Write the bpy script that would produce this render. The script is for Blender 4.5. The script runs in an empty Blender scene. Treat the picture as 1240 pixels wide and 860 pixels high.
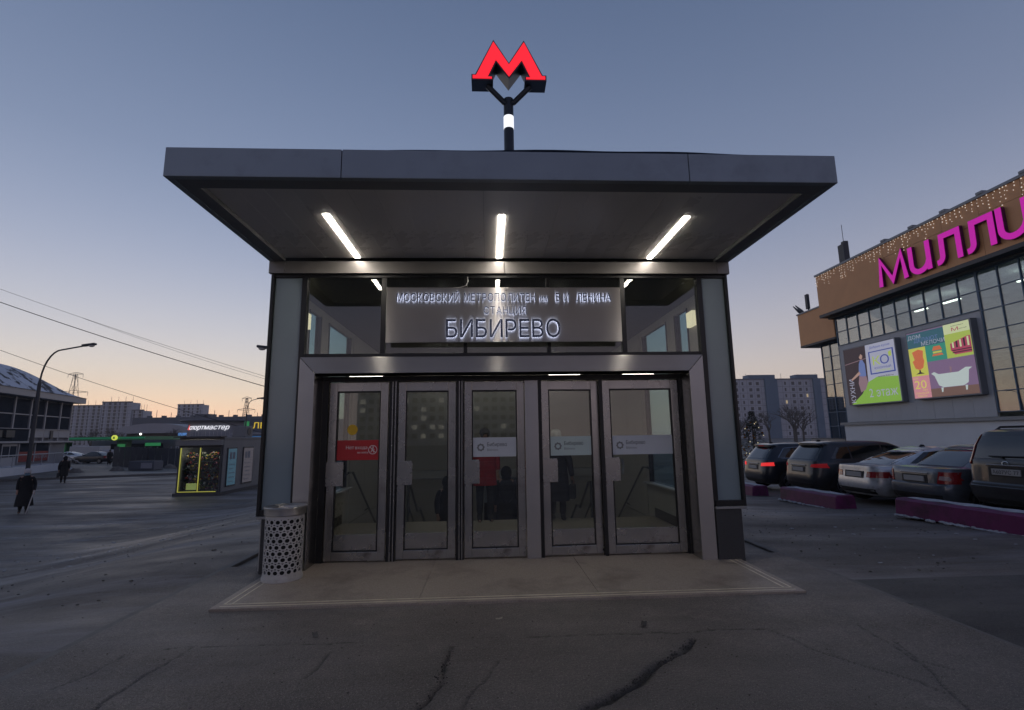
import bpy, bmesh, math, random
import numpy as np
from mathutils import Matrix, Vector
from mathutils.geometry import delaunay_2d_cdt
random.seed(7); rng = np.random.default_rng(7)
R = math.radians; PI = math.pi
sc = bpy.context.scene
col = sc.collection

# ------------------------------------------------------------------ camera
cd = bpy.data.cameras.new('camera'); cam = bpy.data.objects.new('camera', cd); col.objects.link(cam)
cd.sensor_width = 36; cd.lens = 603.89 / 1240 * 36; cd.clip_start = .05; cd.clip_end = 3000
yaw, pitch, roll = .0495, .1609, -.0147
cf = Vector((math.sin(yaw)*math.cos(pitch), math.cos(yaw)*math.cos(pitch), math.sin(pitch)))
cr = Vector((math.cos(yaw), -math.sin(yaw), 0)); cu = cr.cross(cf)
r2 = cr*math.cos(roll) + cu*math.sin(roll); u2 = -cr*math.sin(roll) + cu*math.cos(roll)
M = Matrix((r2, u2, -cf)).transposed().to_4x4(); M.translation = (-.2254, -6.3228, 1.5353)
cam.matrix_world = M
sc.camera = cam

# ------------------------------------------------------------------ sky, sun, exposure
SUN_EL, SUN_AZ = R(-2), R(-33)            # the sun has just gone down, ahead and to the left
w = bpy.data.worlds.new('World'); sc.world = w; w.use_nodes = True
nt = w.node_tree; bg = nt.nodes['Background']
sky = nt.nodes.new('ShaderNodeTexSky'); sky.sky_type = 'NISHITA'; sky.sun_disc = False
sky.sun_elevation = SUN_EL; sky.sun_rotation = SUN_AZ; sky.ozone_density = 1.2
tc = nt.nodes.new('ShaderNodeTexCoord'); sx = nt.nodes.new('ShaderNodeSeparateXYZ')
nt.links.new(tc.outputs['Generated'], sx.inputs[0])
ramp = nt.nodes.new('ShaderNodeValToRGB'); ramp.color_ramp.interpolation = 'B_SPLINE'
stops = [(0, (.58, .47, .41)), (.06, (.49, .42, .385)), (.16, (.36, .335, .37)), (.30, (.20, .222, .312)), (.45, (.120, .153, .240)),
         (.70, (.056, .088, .164)), (1, (.03, .05, .10))]
el = ramp.color_ramp.elements
while len(el) < len(stops): el.new(.5)
for e, (p, c) in zip(el, stops): e.position = p; e.color = c + (1,)
nt.links.new(sx.outputs['Z'], ramp.inputs[0])
mx = nt.nodes.new('ShaderNodeMix'); mx.data_type = 'RGBA'; mx.blend_type = 'ADD'; mx.inputs[0].default_value = 1
sm = nt.nodes.new('ShaderNodeMix'); sm.data_type = 'RGBA'; sm.blend_type = 'MULTIPLY'; sm.inputs[0].default_value = 1
sm.inputs[7].default_value = (.45, .45, .45, 1)
nt.links.new(sky.outputs[0], sm.inputs[6]); nt.links.new(sm.outputs[2], mx.inputs[7]); nt.links.new(ramp.outputs[0], mx.inputs[6])
# away from the afterglow the horizon turns from warm to dull mauve blue, as the evening sky does
sxy = nt.nodes.new('ShaderNodeVectorMath'); sxy.operation = 'DOT_PRODUCT'; sxy.inputs[1].default_value = (math.sin(SUN_AZ), math.cos(SUN_AZ), 0)
nt.links.new(tc.outputs['Generated'], sxy.inputs[0])
mr = nt.nodes.new('ShaderNodeMapRange'); mr.interpolation_type = 'SMOOTHSTEP'; mr.inputs[1].default_value = .1; mr.inputs[2].default_value = -.9
mr.inputs[3].default_value = 0; mr.inputs[4].default_value = 1; nt.links.new(sxy.outputs['Value'], mr.inputs[0])
east = nt.nodes.new('ShaderNodeMix'); east.data_type = 'RGBA'; east.blend_type = 'MULTIPLY'; east.inputs[7].default_value = (.80, .78, .88, 1)
nt.links.new(mr.outputs[0], east.inputs[0]); nt.links.new(mx.outputs[2], east.inputs[6]); nt.links.new(east.outputs[2], bg.inputs[0]); bg.inputs[1].default_value = 1.2
sd = bpy.data.lights.new('sun', 'SUN'); sd.energy = .03; sd.angle = R(20); sd.color = (1, .75, .55)
so = bpy.data.objects.new('sun', sd); col.objects.link(so)
so.rotation_euler = Vector((-math.sin(SUN_AZ)*-1, math.cos(SUN_AZ), .05)).to_track_quat('Z', 'Y').to_euler()
sc.view_settings.view_transform = 'Standard'; sc.view_settings.look = 'None'
sc.view_settings.exposure = 0; sc.view_settings.gamma = 1
sc.render.engine = 'CYCLES'
cy = sc.cycles
cy.use_denoising = True; cy.caustics_reflective = False; cy.caustics_refractive = False
cy.max_bounces = 7; cy.diffuse_bounces = 3; cy.glossy_bounces = 3; cy.transparent_max_bounces = 24
cy.sample_clamp_indirect = 4

# ------------------------------------------------------------------ materials
MATS = {}
def mat(name, color, rough=.6, metal=0, var=0, scale=4, bump=0, bscale=60, spec=.5, stretch=None, rvar=0, dirt=None, coat=0):
    """a principled material whose colour wanders with noise; dirt = (colour, scale, low, high)"""
    if name in MATS: return MATS[name]
    m = bpy.data.materials.new(name); m.use_nodes = True; t = m.node_tree; b = t.nodes['Principled BSDF']
    b.inputs['Base Color'].default_value = (*color, 1); b.inputs['Roughness'].default_value = rough
    b.inputs['Metallic'].default_value = metal; b.inputs['Specular IOR Level'].default_value = spec
    b.inputs['Coat Weight'].default_value = coat
    co = t.nodes.new('ShaderNodeTexCoord'); vec = co.outputs['Object']
    if stretch:
        mp = t.nodes.new('ShaderNodeMapping'); mp.inputs['Scale'].default_value = stretch
        t.links.new(vec, mp.inputs[0]); vec = mp.outputs[0]
    def noise(s, detail=6, rg=.6):
        n = t.nodes.new('ShaderNodeTexNoise'); n.inputs['Scale'].default_value = s; n.inputs['Detail'].default_value = detail
        n.inputs['Roughness'].default_value = rg; t.links.new(vec, n.inputs['Vector']); return n.outputs[0]
    out = None
    if var:
        r_ = t.nodes.new('ShaderNodeMapRange'); r_.inputs[1].default_value = .25; r_.inputs[2].default_value = .75
        r_.inputs[3].default_value = 1-var; r_.inputs[4].default_value = 1+var
        t.links.new(noise(scale), r_.inputs[0])
        mm = t.nodes.new('ShaderNodeMix'); mm.data_type = 'RGBA'; mm.blend_type = 'MULTIPLY'; mm.inputs[0].default_value = 1
        mm.inputs[6].default_value = (*color, 1); t.links.new(r_.outputs[0], mm.inputs[7]); out = mm.outputs[2]
    if dirt:
        dc, ds, lo, hi = dirt
        r_ = t.nodes.new('ShaderNodeMapRange'); r_.inputs[1].default_value = lo; r_.inputs[2].default_value = hi
        t.links.new(noise(ds, 8, .65), r_.inputs[0])
        mm = t.nodes.new('ShaderNodeMix'); mm.data_type = 'RGBA'; t.links.new(r_.outputs[0], mm.inputs[0])
        if out: t.links.new(out, mm.inputs[6])
        else: mm.inputs[6].default_value = (*color, 1)
        mm.inputs[7].default_value = (*dc, 1); out = mm.outputs[2]
    if out: t.links.new(out, b.inputs['Base Color'])
    if rvar:
        r_ = t.nodes.new('ShaderNodeMapRange'); r_.inputs[1].default_value = .3; r_.inputs[2].default_value = .7
        r_.inputs[3].default_value = max(.03, rough-rvar); r_.inputs[4].default_value = min(1, rough+rvar)
        t.links.new(noise(scale*.7+.3), r_.inputs[0]); t.links.new(r_.outputs[0], b.inputs['Roughness'])
    if bump:
        bp = t.nodes.new('ShaderNodeBump'); bp.inputs['Strength'].default_value = bump; bp.inputs['Distance'].default_value = .02
        t.links.new(noise(bscale, 5), bp.inputs['Height']); t.links.new(bp.outputs[0], b.inputs['Normal'])
    MATS[name] = m; return m
def brushed(name, color, rough, aniso=.85, metal=.9, axis=(0, 0, 1), var=.06):
    m = mat(name, color, rough, metal, var, 2.2, rvar=0); t = m.node_tree; b = t.nodes['Principled BSDF']
    b.inputs['Anisotropic'].default_value = aniso; c = t.nodes.new('ShaderNodeCombineXYZ')
    for i in range(3): c.inputs[i].default_value = axis[i]
    t.links.new(c.outputs[0], b.inputs['Tangent']); return m
def emit(name, color, strength=1):
    if name in MATS: return MATS[name]
    m = bpy.data.materials.new(name); m.use_nodes = True; b = m.node_tree.nodes['Principled BSDF']
    b.inputs['Base Color'].default_value = (*[min(.8, c) for c in color], 1); b.inputs['Roughness'].default_value = .5
    b.inputs['Emission Color'].default_value = (*color, 1); b.inputs['Emission Strength'].default_value = strength
    MATS[name] = m; return m
def glass(name, tint=(.85, .9, .9), f0=.05, rough=0.0):
    if name in MATS: return MATS[name]
    m = bpy.data.materials.new(name); m.use_nodes = True; t = m.node_tree; t.nodes.clear()
    o = t.nodes.new('ShaderNodeOutputMaterial'); mix = t.nodes.new('ShaderNodeMixShader')
    tr = t.nodes.new('ShaderNodeBsdfTransparent'); tr.inputs[0].default_value = (*tint, 1)
    gl = t.nodes.new('ShaderNodeBsdfGlossy'); gl.inputs['Roughness'].default_value = rough; gl.inputs[0].default_value = (1, 1, 1, 1)
    lw = t.nodes.new('ShaderNodeLayerWeight'); lw.inputs[0].default_value = .5
    p = t.nodes.new('ShaderNodeMath'); p.operation = 'POWER'; p.inputs[1].default_value = 5
    a = t.nodes.new('ShaderNodeMath'); a.operation = 'MULTIPLY_ADD'; a.inputs[1].default_value = 1-f0; a.inputs[2].default_value = f0
    t.links.new(lw.outputs['Facing'], p.inputs[0]); t.links.new(p.outputs[0], a.inputs[0]); t.links.new(a.outputs[0], mix.inputs[0])
    t.links.new(tr.outputs[0], mix.inputs[1]); t.links.new(gl.outputs[0], mix.inputs[2]); t.links.new(mix.outputs[0], o.inputs[0])
    MATS[name] = m; return m

M_steel = brushed('brushed steel', (.40, .395, .385), .26, .9, .97)
M_steelh = brushed('brushed steel header', (.42, .41, .395), .33, 1.0)
M_sign = brushed('sign steel', (.47, .45, .44), .44, 1.0, .8)
M_door = mat('door steel', (.36, .355, .345), .26, .85, .10, 3, 0, 50, rvar=.06, dirt=((.12, .1, .085), 3, .56, .8))
M_black = mat('black frame', (.012, .013, .015), .35, .2, .2, 3)
M_fascia = mat('fascia paint', (.27, .31, .355), .42, .2, .07, 1.2, 0, 5, dirt=((.20, .23, .26), 2.6, .52, .8))
M_rim = mat('dark rim paint', (.19, .20, .215), .5, .1, .15, 2)
M_soffit = mat('soffit sheet', (.81, .775, .76), .30, .0, .05, .8, .0, 6, rvar=.08)
M_beam = mat('beam sheet', (.22, .21, .205), .42, .4, .08, 2, rvar=.06)
M_frost = mat('back painted glass', (.20, .255, .285), .16, 0, .08, 1.3, 0, spec=.6)
M_granite = mat('dark granite', (.035, .037, .04), .45, 0, .7, 90, .05, 120)
M_ledge = mat('pale ledge', (.28, .28, .28), .5, .3, .1, 5)
M_glass = glass('clear glass', (.88, .92, .92), .055)
M_sglass = glass('side glass', (.52, .64, .66), .05); M_glassd = glass('door glass', (.80, .84, .84), .07)
M_roof = mat('roof membrane', (.30, .34, .40), .6, 0, .2, 2, .2, 6)
M_lamp = emit('lamp diffuser', (1, .91, .79), 33)
M_lampi = emit('lobby lamp', (1, .92, .80), 11)
M_wlamp = emit('wall lamp', (.85, .74, .48), .8)
M_led = emit('letter led', (.66, .74, 1), 4.6)
M_letter = mat('letter navy', (.035, .045, .085), .35, .3)
M_floor = mat('lobby granite floor', (.37, .32, .26), .4, 0, .2, 30, .02, 60, rvar=.1)
M_lwall = mat('lobby wall panel', (.40, .38, .35), .5, 0, .06, 2)
M_skirt = mat('lobby skirting', (.05, .045, .04), .4, 0, .2, 20)
M_lceil = mat('lobby ceiling', (.06, .058, .055), .5, 0, .1, 3)
M_sill = mat('lobby sill', (.45, .45, .45), .4)
M_rail = mat('handrail steel', (.12, .12, .12), .3, .8)
M_plat = mat('platform granite', (.30, .25, .205), .55, 0, .28, 70, .12, 160, rvar=.1, dirt=((.15, .12, .10), 1.3, .5, .72))
M_strip = mat('inlay strip', (.62, .54, .40), .5, .2, .25, 8)
M_red = emit('red face', (.97, .02, .035), 1.0)
M_band = emit('lit band', (.95, .97, 1), 1.0)
M_pole = mat('pole paint', (.022, .03, .04), .4, .2, .1, 4)
M_mgrey = mat('sign box paint', (.05, .055, .065), .4, .2, .1, 4)

# ------------------------------------------------------------------ mesh helpers
class MB:
    def __init__(s): s.v = []; s.f = []
    def raw(s, vs, fs):
        n = len(s.v); s.v += [tuple(map(float, p)) for p in vs]; s.f += [tuple(n+i for i in f) for f in fs]; return s
    def box(s, x0, x1, y0, y1, z0, z1):
        vs = [(x, y, z) for x in (x0, x1) for y in (y0, y1) for z in (z0, z1)]
        return s.raw(vs, [(0, 1, 3, 2), (4, 6, 7, 5), (0, 4, 5, 1), (2, 3, 7, 6), (0, 2, 6, 4), (1, 5, 7, 3)])
    def obox(s, c, ax, half):
        """box with centre c, axes ax (3 vectors) and half sizes"""
        c = np.array(c, float); A = [np.array(a, float)*h for a, h in zip(ax, half)]
        vs = [c+i*A[0]+j*A[1]+k*A[2] for i in (-1, 1) for j in (-1, 1) for k in (-1, 1)]
        return s.raw(vs, [(0, 1, 3, 2), (4, 6, 7, 5), (0, 4, 5, 1), (2, 3, 7, 6), (0, 2, 6, 4), (1, 5, 7, 3)])
    def prism(s, pts, fn, a, b):
        """extrude the 2D polygon pts between depths a and b; fn(u, v, depth) -> xyz"""
        n = len(pts); vs = [fn(u, v, a) for u, v in pts]+[fn(u, v, b) for u, v in pts]
        return s.raw(vs, [tuple(range(n))[::-1], tuple(range(n, 2*n))]+[(i, (i+1) % n, n+(i+1) % n, n+i) for i in range(n)])
    def tube(s, path, r, n=8, caps=True):
        P = [Vector(p) for p in path]; rs = r if isinstance(r, (list, tuple)) else [r]*len(P)
        up = Vector((0, 0, 1)); vs = []; prev = None
        for i, p in enumerate(P):
            d = (P[min(i+1, len(P)-1)]-P[max(i-1, 0)]).normalized()
            if prev is None:
                a = d.cross(up) if abs(d.z) < .95 else d.cross(Vector((1, 0, 0)))
            else: a = prev-d*prev.dot(d)
            a.normalize(); b = d.cross(a); prev = a
            vs += [p+(a*math.cos(2*PI*k/n)+b*math.sin(2*PI*k/n))*rs[i] for k in range(n)]
        fs = [(i*n+k, i*n+(k+1) % n, (i+1)*n+(k+1) % n, (i+1)*n+k) for i in range(len(P)-1) for k in range(n)]
        if caps: fs += [tuple(range(n))[::-1], tuple((len(P)-1)*n+k for k in range(n))]
        return s.raw(vs, fs)
    def lathe(s, prof, c, n=24, sx=1, sy=1):
        vs = [(c[0]+sx*r*math.cos(2*PI*k/n), c[1]+sy*r*math.sin(2*PI*k/n), c[2]+z) for r, z in prof for k in range(n)]
        fs = [(i*n+k, i*n+(k+1) % n, (i+1)*n+(k+1) % n, (i+1)*n+k) for i in range(len(prof)-1) for k in range(n)]
        return s.raw(vs, fs+[tuple(range(n))[::-1], tuple((len(prof)-1)*n+k for k in range(n))])
    def ell(s, c, r, n=10, m=7):
        prof = [(max(.02, math.sin(PI*i/m)), -math.cos(PI*i/m)) for i in range(m+1)]
        vs = [(c[0]+r[0]*q*math.cos(2*PI*k/n), c[1]+r[1]*q*math.sin(2*PI*k/n), c[2]+r[2]*z) for q, z in prof for k in range(n)]
        fs = [(i*n+k, i*n+(k+1) % n, (i+1)*n+(k+1) % n, (i+1)*n+k) for i in range(m) for k in range(n)]
        return s.raw(vs, fs+[tuple(range(n))[::-1], tuple(m*n+k for k in range(n))])
    def grid(s, fn, us, vs_):
        nu, nv = len(us), len(vs_)
        return s.raw([fn(u, v) for u in us for v in vs_],
                     [(i*nv+j, (i+1)*nv+j, (i+1)*nv+j+1, i*nv+j+1) for i in range(nu-1) for j in range(nv-1)])
ORG = {}
def add(name, mb, m, parent=None, smooth=False, bevel=0, loc=None, rz=0, kind=None, label=None):
    org = np.array(ORG.get(parent.name, (0, 0, 0)) if parent else (0, 0, 0), float)
    me = bpy.data.meshes.new(name)
    V = np.array(mb.v, float)-(org if loc is None else 0)
    me.from_pydata(V.tolist(), [], mb.f)
    me.materials.append(m)
    b = bmesh.new(); b.from_mesh(me); bmesh.ops.recalc_face_normals(b, faces=b.faces); b.to_mesh(me); b.free()
    o = bpy.data.objects.new(name, me); col.objects.link(o)
    if smooth:
        me.polygons.foreach_set('use_smooth', [True]*len(me.polygons)); me.set_sharp_from_angle(angle=R(smooth if smooth > 1 else 40))
    if bevel:
        bv = o.modifiers.new('bevel', 'BEVEL'); bv.width = bevel; bv.segments = 2; bv.limit_method = 'ANGLE'; bv.angle_limit = R(50)
    if parent: o.parent = parent
    if loc is not None: o.location = np.array(loc)-org; o.rotation_euler.z = rz; ORG[o.name] = (0, 0, 0)
    else: ORG[o.name] = tuple(org)
    if kind: o['kind'] = kind
    if label: o['label'] = label
    return o
def box(name, m, parent, x0, x1, y0, y1, z0, z1, bevel=0, **k): return add(name, MB().box(x0, x1, y0, y1, z0, z1), m, parent, bevel=bevel, **k)
SHARED = {}
def pane(name, m, parent, x0, x1, y0, y1, z0, z1):
    """a box that shares its mesh with every other box of that size and material"""
    d = (round(x1-x0, 3), round(y1-y0, 3), round(z1-z0, 3)); key = (d, m.name)
    if key not in SHARED:
        me = bpy.data.meshes.new(name); q = MB().box(-d[0]/2, d[0]/2, -d[1]/2, d[1]/2, -d[2]/2, d[2]/2)
        me.from_pydata(q.v, [], q.f); me.materials.append(m); me.update(); SHARED[key] = me
    o = bpy.data.objects.new(name, SHARED[key]); col.objects.link(o); o.parent = parent
    g = ORG.get(parent.name, (0, 0, 0)); o.location = ((x0+x1)/2-g[0], (y0+y1)/2-g[1], (z0+z1)/2-g[2])
    return o
def tag(o, label, cat, group=None, kind=None):
    o['label'] = label; o['category'] = cat
    if group: o['group'] = group
    if kind: o['kind'] = kind
    return o
def thing(name, label, cat, loc=(0, 0, 0), rz=0, group=None, world=True):
    """Empty at the base of a thing; world: its parts are given in world coordinates"""
    o = bpy.data.objects.new(name, None); col.objects.link(o); o.location = loc; o.rotation_euler.z = rz; o.empty_display_size = .2
    ORG[o.name] = tuple(loc) if world else (0, 0, 0)
    return tag(o, label, cat, group)
def struct(name, mb, m, **k):
    o = add(name, mb, m, **k); o['kind'] = 'structure'; return o
def text(s, h, depth, bold=0, shear=0, spacing=1.0):
    c = bpy.data.curves.new('lettering', 'FONT'); c.body = s; c.size = h/.728; c.extrude = 0; c.offset = bold; c.shear = shear
    c.resolution_u = 4; c.space_character = spacing
    c.fill_mode = 'NONE'
    o = bpy.data.objects.new('lettering', c); col.objects.link(o)
    me = bpy.data.meshes.new_from_object(o.evaluated_get(bpy.context.evaluated_depsgraph_get()))
    V = np.array([v.co[:2] for v in me.vertices]); ed = [tuple(e.vertices) for e in me.edges]
    bpy.data.objects.remove(o); bpy.data.meshes.remove(me); bpy.data.curves.remove(c)
    vo, eo, fo = delaunay_2d_cdt([Vector(p_) for p_ in V], ed, [], 0, 1e-6)[:3]      # fill the outlines, then keep what is inside
    A = np.array([p_[:] for p_ in vo]); E0 = A[[e[0] for e in eo]]; E1 = A[[e[1] for e in eo]]
    on = {frozenset(e) for e in ed}; S0 = V[[e[0] for e in ed]]; S1 = V[[e[1] for e in ed]]; T = []
    for f in fo:
        cx, cy_ = A[list(f)].mean(0); m = (S0[:, 1] > cy_) != (S1[:, 1] > cy_)
        xs_ = S0[m, 0]+(cy_-S0[m, 1])/(S1[m, 1]-S0[m, 1])*(S1[m, 0]-S0[m, 0])
        if (xs_ > cx).sum() % 2: T.append(tuple(f))
    n = len(A); F = list(T); P3 = [(x, y, 0) for x, y in A]
    if depth:
        P3 += [(x, y, depth) for x, y in A]; F = [t_[::-1] for t_ in T]+[tuple(i+n for i in t_) for t_ in T]; cnt = {}
        for t_ in T:
            for i in range(3): e = (t_[i], t_[(i+1) % 3]); cnt[frozenset(e)] = None if frozenset(e) in cnt else e
        F += [(e[0], e[1], e[1]+n, e[0]+n) for e in cnt.values() if e]
    V = np.array(P3); V[:, 0] -= V[:, 0].min()
    return V, F
def put_text(mb, s, fn, u0, v0, h, depth=.004, width=None, bold=0, shear=0):
    """lettering whose left baseline corner is (u0, v0); fn(u, v, depth) -> xyz"""
    V, F = text(s, h, depth, bold, shear); k = width/V[:, 0].max() if width else 1
    return mb.raw([fn(u0+p[0]*k, v0+p[1], p[2]) for p in V], F)
def stroke(path, wd):
    """outline polygon of a polyline drawn with a pen of width wd"""
    P = [np.array(p, float) for p in path]; L = []; Q = []
    for i, p in enumerate(P):
        d0 = P[i]-P[i-1] if i else P[1]-P[0]; d1 = P[i+1]-P[i] if i < len(P)-1 else d0
        d0 = d0/np.linalg.norm(d0); d1 = d1/np.linalg.norm(d1)
        n0 = np.array([-d0[1], d0[0]]); n1 = np.array([-d1[1], d1[0]]); m_ = n0+n1; m_ /= np.linalg.norm(m_)
        k = min(1/max(.3, m_@n0), 1.7); L.append(p+m_*k*wd/2); Q.append(p-m_*k*wd/2)
    return [tuple(p) for p in L+Q[::-1]]

# ------------------------------------------------------------------ ground
def sstep(a, b, x):
    t = np.clip((x-a)/(b-a), 0, 1); return t*t*(3-2*t)
def gz(x, y):
    """height of the ground: falls a metre to the road on the left, and away along the parking on the right"""
    return -.07-.93*sstep(-3.7, -10.5, x)-.035*np.clip(y, 0, 15)*sstep(3.6, 7, x)-.45*sstep(15, 60, y)*sstep(-3.7, 3.7, x)
def asphalt(name, base, streak):
    m = bpy.data.materials.new(name); m.use_nodes = True; t = m.node_tree; b = t.nodes['Principled BSDF']
    co = t.nodes.new('ShaderNodeTexCoord')
    def noise(s, stretch=None, rot=0, detail=8, rg=.62):
        v = co.outputs['Object']
        if stretch:
            mp = t.nodes.new('ShaderNodeMapping'); mp.inputs['Scale'].default_value = stretch; mp.inputs['Rotation'].default_value = (0, 0, rot)
            t.links.new(v, mp.inputs[0]); v = mp.outputs[0]
        n = t.nodes.new('ShaderNodeTexNoise'); n.inputs['Scale'].default_value = s; n.inputs['Detail'].default_value = detail
        n.inputs['Roughness'].default_value = rg; t.links.new(v, n.inputs['Vector']); return n.outputs[0]
    def rng_(src, lo, hi, a, c):
        r_ = t.nodes.new('ShaderNodeMapRange'); 
        for i, q in enumerate((lo, hi, a, c)): r_.inputs[i+1].default_value = q
        t.links.new(src, r_.inputs[0]); return r_.outputs[0]
    def mix(f, a, c, mode='MIX'):
        n = t.nodes.new('ShaderNodeMix'); n.data_type = 'RGBA'; n.blend_type = mode
        for k, q in ((0, f), (6, a), (7, c)):
            if isinstance(q, (int, float)): n.inputs[k].default_value = q
            elif isinstance(q, tuple): n.inputs[k].default_value = (*q, 1)
            else: t.links.new(q, n.inputs[k])
        return n.outputs[2]
    c1 = mix(rng_(noise(.55), .35, .68, 0, 1), tuple(x*.62 for x in base), tuple(x*1.30 for x in base))
    c1 = mix(rng_(noise(2.2, (1, .6, 1), .5, 9, .7), .52, .64, 0, .6), c1, tuple(x*.58 for x in base))
    c1 = mix(rng_(noise(1.5, (.7, 1, 1), .9, 10, .75), .58, .68, 0, .55), c1, tuple(min(.4, x*1.75) for x in base))
    c1 = mix(rng_(noise(7, detail=6), .40, .66, 0, .45), c1, tuple(x*.62 for x in base))
    c2 = mix(rng_(noise(70, detail=4, rg=.75), .38, .62, .0, .75), c1, tuple(x*.30 for x in base))
    c2 = mix(rng_(noise(160, detail=2), .58, .70, .0, .85), c2, tuple(x*2.4 for x in base))
    st = rng_(noise(1.0, (.10, .6, 1), -.34, 10, .68), .50, .70, 0, streak)
    c3 = mix(st, c2, (.30, .30, .32))
    c4 = mix(rng_(noise(3.1), .66, .72, 0, .6), c3, tuple(x*.5 for x in base))
    t.links.new(c4, b.inputs['Base Color'])
    t.links.new(rng_(noise(.8, (.3, 1, 1), -.34), .35, .7, .42, .85), b.inputs['Roughness'])
    bp = t.nodes.new('ShaderNodeBump'); bp.inputs['Strength'].default_value = .8; bp.inputs['Distance'].default_value = .016
    t.links.new(noise(45, detail=6), bp.inputs['Height']); t.links.new(bp.outputs[0], b.inputs['Normal'])
    MATS[name] = m; return m
M_asph = asphalt('road asphalt', (.150, .126, .108), .75)
M_patch = asphalt('dark asphalt patch', (.085, .076, .068), .12)
M_walk = asphalt('pavement asphalt', (.12, .113, .105), .25)

gx = sorted(set([-900, -500, -300, -200, -140, -100, -80, -60, -50, -44, -38, -33, -29, -25, -22, -19, -16.5, -14.5, -13, -12]
     + list(np.round(np.arange(-11, -3.4, .5), 2)) + [-2.9, -2, -1, 0, 1, 2, 2.9] + list(np.round(np.arange(3.6, 9, .6), 2)) + [10, 12, 15, 18, 24, 35, 50, 80, 130, 200, 300, 500, 900]))
gy = sorted(set([-300, -100, -50, -30, -20, -14] + list(np.round(np.arange(-10, 3.0, .8), 2)) + [3.2, 4, 5, 6, 7, 8, 9, 10, 11, 13, 15, 18, 21, 25, 30, 36, 42, 50, 60, 80, 110, 160, 240, 400, 700, 1500]))
g = MB(); nx, ny = len(gx), len(gy)
for x in gx:
    for y in gy: g.v.append((x, y, float(gz(x, y))+(.012*math.sin(x*1.7+y)*math.sin(y*1.3-x*.4) if -40 < x < 40 and abs(x) > 3.65 and y < 45 else 0)))
for i in range(nx-1):
    for j in range(ny-1):
        if gx[i] >= -2.95 and gx[i+1] <= 2.95 and gy[j] >= 3.15 and gy[j+1] <= 10.05: continue      # the stairwell
        g.f.append((i*ny+j, (i+1)*ny+j, (i+1)*ny+j+1, i*ny+j+1))
struct('ground', g, M_asph, smooth=60)

# the raised pavement in front of the doors, with its cracks sunk into it
CRACKS = [  # polyline on the ground, half width, depth
    ([(1.35, -2.28), (1.09, -2.51), (0.90, -2.70), (0.69, -2.90), (0.50, -3.08), (0.31, -3.21), (0.06, -3.41)], .030, .03),
    ([(0.08, -2.12), (0.48, -2.09), (1.07, -2.11), (1.41, -2.17), (1.62, -2.09), (2.00, -2.14)], .005, .008),
    ([(2.00, -2.14), (2.13, -2.49), (2.29, -2.81), (2.46, -3.02), (2.52, -3.20), (2.46, -3.44)], .006, .010),
    ([(2.77, -2.06), (2.72, -2.54), (2.65, -2.92), (2.52, -3.20)], .006, .010),
    ([(-0.51, -2.24), (-0.54, -2.63), (-0.55, -2.81), (-0.61, -3.01), (-0.71, -3.20)], .013, .02),
    ([(-0.17, -2.51), (-0.23, -2.72), (-0.31, -2.93), (-0.37, -3.18)], .007, .01),
    ([(-2.50, -2.07), (-2.55, -2.50), (-2.55, -2.88), (-2.56, -3.06)], .006, .009),
    ([(-1.41, -2.24), (-1.43, -2.40), (-1.45, -2.67)], .005, .008),
    ([(-2.69, -2.10), (-2.09, -2.08), (-1.21, -2.09)], .003, .005),
    ([(2.81, -2.40), (2.70, -2.75), (2.84, -2.90)], .004, .006),
    ([(-2.91, -2.21), (-2.95, -2.47), (-3.04, -2.69)], .004, .006),
]
X0, X1, Y0, Y1 = -3.46, 3.58, -7.6, .38
xs = np.concatenate([np.linspace(X0, X1, 420)]); ys = np.concatenate([np.linspace(Y0, -4.2, 30)[:-1], np.linspace(-4.2, Y1, 270)])
XX, YY = np.meshgrid(xs, ys, indexing='ij')
def fbm(x, y, f, seed, oct=5):
    q = np.random.default_rng(seed); z = 0*x
    for o in range(oct):
        for _ in range(4):
            a = q.uniform(0, 2*PI); k = f*(1.9**o)*q.uniform(.8, 1.25)
            z += np.sin(k*(x*np.cos(a)+y*np.sin(a))+q.uniform(0, 6.28))*.5**o/3
    return z
jx = XX+.022*fbm(XX, YY, 9, 1); jy = YY+.022*fbm(XX, YY, 9, 2)
dirt = np.zeros_like(XX); sink = np.zeros_like(XX)
for pl, wd, dp in CRACKS:
    best = np.full(XX.shape, 9.)
    n = len(pl)-1
    for k in range(n):
        a = np.array(pl[k]); d = np.array(pl[k+1])-a; tt = np.clip(((jx-a[0])*d[0]+(jy-a[1])*d[1])/(d@d), 0, 1)
        best = np.minimum(best, np.hypot(jx-a[0]-tt*d[0], jy-a[1]-tt*d[1]))
    ww = wd*(1+.45*fbm(XX, YY, 14, 5)); ww = np.maximum(ww, .003)
    cell = .014
    prof = np.clip(1.25-best/np.maximum(ww, cell*.55), 0, 1)
    amp = 1 if wd > .01 else .75
    dirt = np.maximum(dirt, prof*amp); sink = np.maximum(sink, prof*dp)
    dirt = np.maximum(dirt, .35*np.exp(-(best/(wd*3.0))**2)*(.6+.6*fbm(XX, YY, 20, 8)))
ZZ = -.025+.006*fbm(XX, YY, 1.1, 3, 3)+.0012*fbm(XX, YY, 12, 4, 3)-sink
ZZ = np.where((YY > -1.35) & (np.abs(XX) < 2.95), np.minimum(ZZ, -.02), ZZ)
p = MB(); nx, ny = XX.shape
V = np.stack([XX, YY, ZZ], -1).reshape(-1, 3)
idx = np.arange(nx*ny).reshape(nx, ny)
F = np.stack([idx[:-1, :-1], idx[1:, :-1], idx[1:, 1:], idx[:-1, 1:]], -1).reshape(-1, 4)
me = bpy.data.meshes.new('pavement'); me.from_pydata(V, [], F)
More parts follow.
